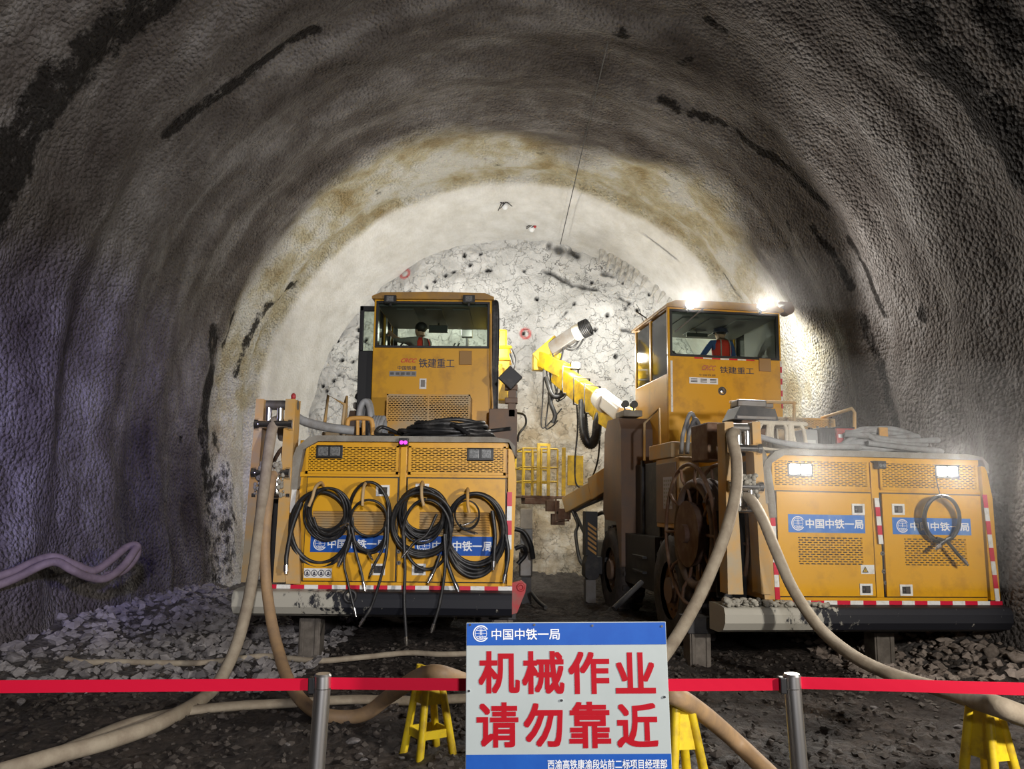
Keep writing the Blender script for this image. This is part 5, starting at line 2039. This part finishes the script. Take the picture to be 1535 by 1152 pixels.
text(b_, '西渝高铁康渝段站前二标项目经理部', p.x, q.x, q.z, p.z, -.0022, .014)
b_.build('white_lettering', WHITE, sign)
for px, py in ((705, 936), (801, 936), (888, 937), (992, 938), (703, 1035), (842, 1049), (996, 1044)):
    p = S(px, py)
    b_ = MB()
    b_.cyl((p.x, -.004, p.z), (p.x, .001, p.z), .0045, nn=10)
    b_.build('screw', CHROME, sign)
b_ = MB()
for s_ in (x0 + .06, x1 - .06):
    b_.box((s_ - .015, .012, -.28), (s_ + .015, .04, zt - .05))
    b_.tube([(s_, .03, zt - .15), (s_, .38, -.29)], .014, 8)
b_.box((x0 + .06, .012, .1), (x1 - .06, .03, .13))
b_.build('sign_stand', STEEL, sign)

# ------------------------------------------------------------------ belt barrier
posts = []
for px, py, lean, lab, cass in ((484, 1009, -.035, 'stainless steel belt barrier post left of the sign', -1), (1187, 1009, .03, 'stainless steel belt barrier post right of the sign', -1)):
    p = at(px, py, 3.1)
    t = empty('barrier_post', (p.x - lean * p.z * .0, 3.1, 0))
    tag(t, lab, 'barrier post')
    zt = p.z
    b_ = MB()
    b_.cyl((lean, 0, .02), (0, 0, zt - .055), .0315, nn=24)
    b_.build('tube', STAINL, t)
    b_ = MB()
    b_.cyl((0, 0, zt - .052), (0, 0, zt - .008), .033, nn=24)
    b_.cyl((0, 0, zt - .008), (0, 0, zt), .033, .028, nn=24)
    b_.build('post_cap', STAINL, t)
    b_ = MB()
    b_.box((-.052, -.02, zt - .072), (-.028, .02, zt - .012))
    b_.build('belt_cassette', BLACK, t, .004)
    b_ = MB()
    b_.cyl((lean, 0, .0), (lean, 0, .02), .16, .15, nn=28)
    b_.build('base_plate', STAINL, t)
    posts.append((p, zt))


def belt(label, p0, p1, h, sag=.01):
    d = p1 - p0
    n_ = 24
    vs = []
    nn = Vector((-d.y, d.x, 0)).normalized() * .0012
    for k in range(n_ + 1):
        t = k / n_
        c = d * t + Vector((0, 0, -sag * 4 * t * (1 - t)))
        tw = math.sin(t * PI) * .004
        for s_ in (-1, 1):
            vs += [c + Vector((0, tw, h / 2)) + nn * s_, c + Vector((0, -tw, -h / 2)) + nn * s_]
    fs = []
    for k in range(n_):
        a_ = 4 * k
        fs += [(a_, a_ + 1, a_ + 5, a_ + 4), (a_ + 3, a_ + 2, a_ + 6, a_ + 7), (a_, a_ + 4, a_ + 6, a_ + 2), (a_ + 1, a_ + 3, a_ + 7, a_ + 5)]
    b_ = MB()
    b_.add(vs, fs)
    o = b_.build('barrier_belt', BELT)
    o.location = p0
    tag(o, label, 'barrier belt')


A, zA = posts[0]
B, zB = posts[1]
A0 = Vector((A.x - .052, A.y, zA - .040))
L0 = A0 + (at(-60, 1029, 3.0) - A0) * 2.1
belt('red barrier belt running from the left post out of view to the left', L0, Vector((A.x - .052, A.y, zA - .040)), .044, .0)
belt('red barrier belt between the two posts, passing behind the sign', Vector((A.x + .033, A.y, zA - .036)), Vector((B.x - .052, B.y, zB - .040)), .044, .004)
B0 = Vector((B.x + .033, B.y, zB - .034))
R0 = B0 + (at(1600, 1034, 3.0) - B0) * 2.4
belt('red barrier belt running from the right post out of view to the right', Vector((B.x + .033, B.y, zB - .034)), R0, .044, .0)


# ------------------------------------------------------------------ yellow trestles that carry the hoses
def trestle(loc, rz, label, hgt=.54, spread=.145, lean=0):
    t = empty('hose_trestle', loc, (0, lean, rz))
    tag(t, label, 'trestle', )
    tops = [Vector((sx * .042, sy * .05, hgt - (.0 if sx < 0 else .02))) for sx in (-1, 1) for sy in (-1, 1)]
    bots = [Vector((sx * spread * .85, sy * spread * .75, -.02)) for sx in (-1, 1) for sy in (-1, 1)]
    for a_, c_ in zip(tops, bots):
        b_ = MB()
        b_.cyl(c_, a_, .026, .024, 12)
        b_.cyl(c_ - Vector((0, 0, .005)), c_ + Vector((0, 0, .012)), .034, nn=12)
        b_.build('leg', YELT, t)
    for i, j in ((0, 2), (1, 3), (0, 1), (2, 3)):
        b_ = MB()
        k = .40
        p0, p1 = tops[i], tops[j]
        q0, q1 = tops[i].lerp(bots[i], k), tops[j].lerp(bots[j], k)
        nrm = (p1 - p0).cross(q0 - p0).normalized() * .004
        vs = [p0 + nrm, p1 + nrm, q1 + nrm, q0 + nrm, p0 - nrm, p1 - nrm, q1 - nrm, q0 - nrm]
        b_.add(vs, [(0, 1, 2, 3), (7, 6, 5, 4), (0, 4, 5, 1), (1, 5, 6, 2), (2, 6, 7, 3), (3, 7, 4, 0)])
        b_.build('side_plate', YELT, t)
    for i, j in ((0, 2), (1, 3), (0, 1), (2, 3)):
        b_ = MB()
        q0, q1 = tops[i].lerp(bots[i], .72), tops[j].lerp(bots[j], .72)
        beam(b_, q0, q1, .012, .05)
        b_.build('cross_bar', YELT, t)
    return t


s1 = onz(642, 1128, 0)
trestle((s1.x, s1.y, -.0), .62, 'yellow steel trestle left of the sign under the brown hose')
s2 = onz(1016, 1043, .56)
trestle((s2.x, s2.y, -.0), .35, 'yellow steel trestle half hidden behind the right edge of the sign')
s3 = onz(1475, 1052, .56)
trestle((s3.x, s3.y, -.03), .42, 'yellow steel trestle at the lower right corner', .56)

# ------------------------------------------------------------------ small things at the crown of the rock face
for k, (px, py, L, a) in enumerate(((901, 384, .16, .4), (914, 390, .20, .3), (925, 396, .22, .45), (934, 402, .24, .5), (944, 406, .28, .5), (952, 412, .26, .6), (966, 419, .22, .75), (984, 430, .26, .9), (995, 438, .24, .9), (1006, 446, .2, .9))):
    p = at(px, py, 16.55)
    rr = math.hypot(p.x, p.z - ZC)
    d = Vector((-p.x / rr * .6, -.3, -(p.z - ZC) / rr)).normalized()
    b_ = MB()
    b_.cyl(-d * .2, d * L * 1.5, .08, .012, 8)
    b_.cyl(-d * .25, -d * .18, .085, nn=8)
    o = b_.build('grout_icicle', mat('spray_icicle', (.50, .49, .46), .85, 0, (.2, .19, .17), .5, 6) if k == 0 else MATS['spray_icicle'])
    o.location = p
    tag(o, 'pale pointed shotcrete spike hanging along the right arc of the rock face', 'spike', 'spikes along the arc of the rock face')
for px, py, Y, lab in ((757, 306, 15.0, 'small pale bracket with loose ends fixed to the crown of the vault, left of two'), (797, 340, 16.4, 'small white lamp with a red dot hanging at the crown near the rock face')):
    p = vault_hit(px, py)
    t = empty('crown_fixture', p)
    tag(t, lab, 'fixture')
    rr_ = random.Random(px)
    b_ = MB()
    b_.ball((0, -.03, -.05), .07, 0, (1, .8, 1.2))
    b_.build('fixture_body', WHITE, t)
    b_ = MB()
    for k in range(5):
        b_.tube(spline([(0, -.03, 0), (rr_.uniform(-.1, .1), -.08, rr_.uniform(-.05, .08)), (rr_.uniform(-.16, .16), -.1, rr_.uniform(-.2, .05))], 5), .010, 5)
    b_.build('loose_wire', DARK, t)
    if px == 797:
        b_ = MB()
        b_.ball((.07, -.08, -.02), .035)
        b_.build('red_tag', REDP, t)


# ------------------------------------------------------------------ people in the cabs
def skin_mesh(nodes, edges, name, ma, sub=2, root=0):
    me = bpy.data.meshes.new(name)
    me.from_pydata([n_[0] for n_ in nodes], edges, [])
    o = bpy.data.objects.new(name, me)
    COL.objects.link(o)
    sk = o.modifiers.new('skin', 'SKIN')
    sk.use_smooth_shade = True
    for v, n_ in zip(me.skin_vertices[0].data, nodes):
        r_ = n_[1]
        v.radius = r_ if isinstance(r_, tuple) else (r_, r_)
    me.skin_vertices[0].data[root].use_root = True
    o.modifiers.new('sub', 'SUBSURF').levels = sub
    o.modifiers['sub'].render_levels = sub
    dg = bpy.context.evaluated_depsgraph_get()
    m2 = bpy.data.meshes.new_from_object(o.evaluated_get(dg))
    m2.materials.clear()
    m2.materials.append(ma)
    m2.polygons.foreach_set('use_smooth', [True] * len(m2.polygons))
    o.modifiers.clear()
    o.data = m2
    bpy.data.meshes.remove(me)
    m2.name = name
    return o


def person(label, Mf, seat, face, hands, sleeve, hairc, vest, helmet):
    """seated figure; seat and hands in machine coordinates, face = heading angle in the machine frame"""
    T = Matrix.Translation(seat) @ Matrix.Rotation(face, 4, 'Z') @ Matrix.Scale(.9, 4)     # +Y is where the person looks
    TI = T.inverted()
    hl, hr = TI @ hands[0], TI @ hands[1]
    N, E = [], []

    def n_(p, r):
        N.append((Vector(p), r))
        return len(N) - 1

    def ch(i, *seq):
        for p, r in seq:
            j = n_(p, r)
            E.append((i, j))
            i = j
        return i
    pel = n_((0, 0, .10), (.155, .12))
    ab = ch(pel, ((0, .01, .24), (.14, .105)))
    chs = ch(ab, ((0, .03, .40), (.16, .115)))
    nk0 = ch(chs, ((0, .03, .52), (.10, .08)))
    nk = ch(nk0, ((0, .04, .56), (.055, .058)))
    h0 = ch(nk, ((0, .055, .615), (.075, .09)))
    h1 = ch(h0, ((0, .055, .705), (.082, .10)))
    ch(h1, ((0, .05, .775), (.06, .075)))
    ch(h0, ((0, .155, .645), (.016, .02)))                       # nose
    for s_, hand in ((-1, hl), (1, hr)):
        sh = Vector((s_ * .185, .03, .47))
        d = hand - sh
        el = sh + d * .5 + Vector((s_ * .06, -.02, -.10))
        i = ch(chs, (sh, .062), (sh.lerp(el, .5), .054), (el, .045), (el.lerp(hand, .5), .040), (hand - d.normalized() * .02, .028))
        f = (hand - el).normalized()
        sd = f.cross(Vector((0, 0, 1))).normalized()
        up = sd.cross(f)
        pa = ch(i, (hand + f * .05, (.036, .018)))
        for q, L in zip((-.027, -.009, .009, .027), (.062, .075, .07, .055)):
            ch(pa, (hand + f * .085 + sd * q, .0095), (hand + f * (.085 + L * .55) + sd * q - up * .012, .009), (hand + f * (.085 + L * .8) + sd * q - up * .035, .008))
        ch(i, (hand + f * .035 - sd * s_ * .035, .012), (hand + f * .065 - sd * s_ * .058 - up * .01, .010))
        kn = Vector((s_ * .15, .44, .13))
        ch(pel, ((s_ * .095, .08, .09), .088), (kn, .062), ((s_ * .15, .46, -.12), .055), ((s_ * .15, .44, -.30), .042), ((s_ * .15, .52, -.33), (.04, .03)))
    o = skin_mesh(N, E, 'person', sleeve)
    o.matrix_world = Mf @ T
    tag(o, label, 'person')
    # bare skin of head and neck: a second material on the same body by height
    me = o.data
    me.materials.append(SKIN)
    for p in me.polygons:
        c = p.center
        if c.z > .535 or min((c - hl).length, (c - hr).length) < .15 and c.z > .2:
            p.material_index = 1
    # hair
    b_ = MB()
    b_.ball((0, .035, .72), .108, 0, (.92, 1.08, .92), 18, 12)
    b_.build('hair', HAIR, o)
    b_ = MB()
    for s_ in (-1, 1):
        b_.ball((s_ * .088, .05, .645), .026, 0, (.4, .8, 1.2), 10, 8)
    b_.build('ears', SKIN, o)
    b_ = MB()
    for s_ in (-1, 1):
        b_.ball((s_ * .032, .142, .67), .011, 0, (1, .6, .7), 10, 8)
    b_.build('eyes', HAIR, o)
    b_ = MB()
    b_.tube([(-.025, .142, .60), (0, .15, .598), (.025, .142, .60)], .006, 6)
    b_.build('mouth', LOGR, o)
    if helmet:
        b_ = MB()
        pr = [(.128, .0), (.124, .04), (.105, .095), (.06, .13), (.002, .14)]
        nn = 24
        vs = [(a_ * math.cos(2 * PI * k / nn) * .95, .045 + a_ * math.sin(2 * PI * k / nn) * 1.1, .675 + z) for a_, z in pr for k in range(nn)]
        fs = [(j * nn + k, j * nn + (k + 1) % nn, (j + 1) * nn + (k + 1) % nn, (j + 1) * nn + k) for j in range(len(pr) - 1) for k in range(nn)]
        b_.add(vs, fs, 0, True)
        b_.torus((0, .05, .677), (0, 0, 1), .132, .012, 28, 6)
        b_.build('helmet', mat('dark_blue_helmet', (.02, .025, .06), .4), o)
    # vest: a shell round the chest, open at neck and arms
    pr = [(.165, .125, .12), (.160, .120, .22), (.172, .132, .34), (.168, .130, .44), (.125, .105, .52)]
    nn = 28
    vs, fs = [], []
    for rx, ry, z in pr:
        for k in range(nn):
            t = 2 * PI * k / nn
            vs.append((rx * math.cos(t), .02 + ry * math.sin(t), z))
    fs = [(j * nn + k, j * nn + (k + 1) % nn, (j + 1) * nn + (k + 1) % nn, (j + 1) * nn + k) for j in range(len(pr) - 1) for k in range(nn) if vest == 'full' or (k % 14) in (2, 3, 4, 9, 10, 11)]
    b_ = MB()
    b_.add([(x * 1.03, y * 1.06, z) for x, y, z in vs], fs, 0, True)
    v_ = b_.build('vest', CLRED, o)
    so_ = v_.modifiers.new('thick', 'SOLIDIFY')
    so_.thickness = .008
    b_ = MB()
    for s_ in (-.085, .085):
        b_.tube(spline([(s_, -.128, .14), (s_, -.125, .28), (s_, -.128, .42), (s_ * .9, -.10, .51)], 6), .018, 6, flat=.3)
    b_.build('vest_tape', CLSIL, v_)
    return o


cz = 3.42
hd = QL(625, 496, 3.95)
seat = Vector((hd.x + .08, 4.0, hd.z - .575))
person('person in the left cab in a grey shirt and orange straps, reaching for the wheel', ML, seat, math.radians(48),
       (QL(583, 497, 4.25), QL(592, 505, 4.3)), CLGREY, HAIR, 'straps', False)
hd = QR(1083, 500, 3.95)
seat = Vector((hd.x, 3.98, hd.z - .575))
person('person in the right cab with dark helmet, blue sleeves and red vest, seen from behind', MR, seat, math.radians(6),
       (Vector((hd.x - .34, 4.35, hd.z - .45)), Vector((hd.x + .30, 4.35, hd.z - .45))), CLBLUE, HAIR, 'full', True)


# ------------------------------------------------------------------ dusty air, boxed in before the lit lamps to make their glow
m = bpy.data.materials.new('lamp_glow_air')
m.use_nodes = True
n_ = m.node_tree.nodes
n_.remove(n_['Principled BSDF'])
vs_ = n_.new('ShaderNodeVolumeScatter')
vs_.inputs['Color'].default_value = (1, .98, .96, 1)
vs_.inputs['Density'].default_value = HAZE
vs_.inputs['Anisotropy'].default_value = .45
m.node_tree.links.new(vs_.outputs[0], n_['Material Output'].inputs['Volume'])
for lab, y0, y1, z0, z1, xa, xb in (('thin dusty air added for glow in front of the two lit rear lamps of the right machine', -1.3, -.21, 1.0, 3.0, -1.6, 1.9), ('thin dusty air added for glow in front of the two lit cab lamps of the right machine', 2.2, 3.04, 4.40, 5.2, -1.9, 1.5)):
    mb = MB()
    mb.box((xa, y0, z0), (xb, y1, z1), 0, MR)
    hz = mb.build('lamp_glow_haze', m)
    tag(hz, lab, 'haze', kind='stuff')
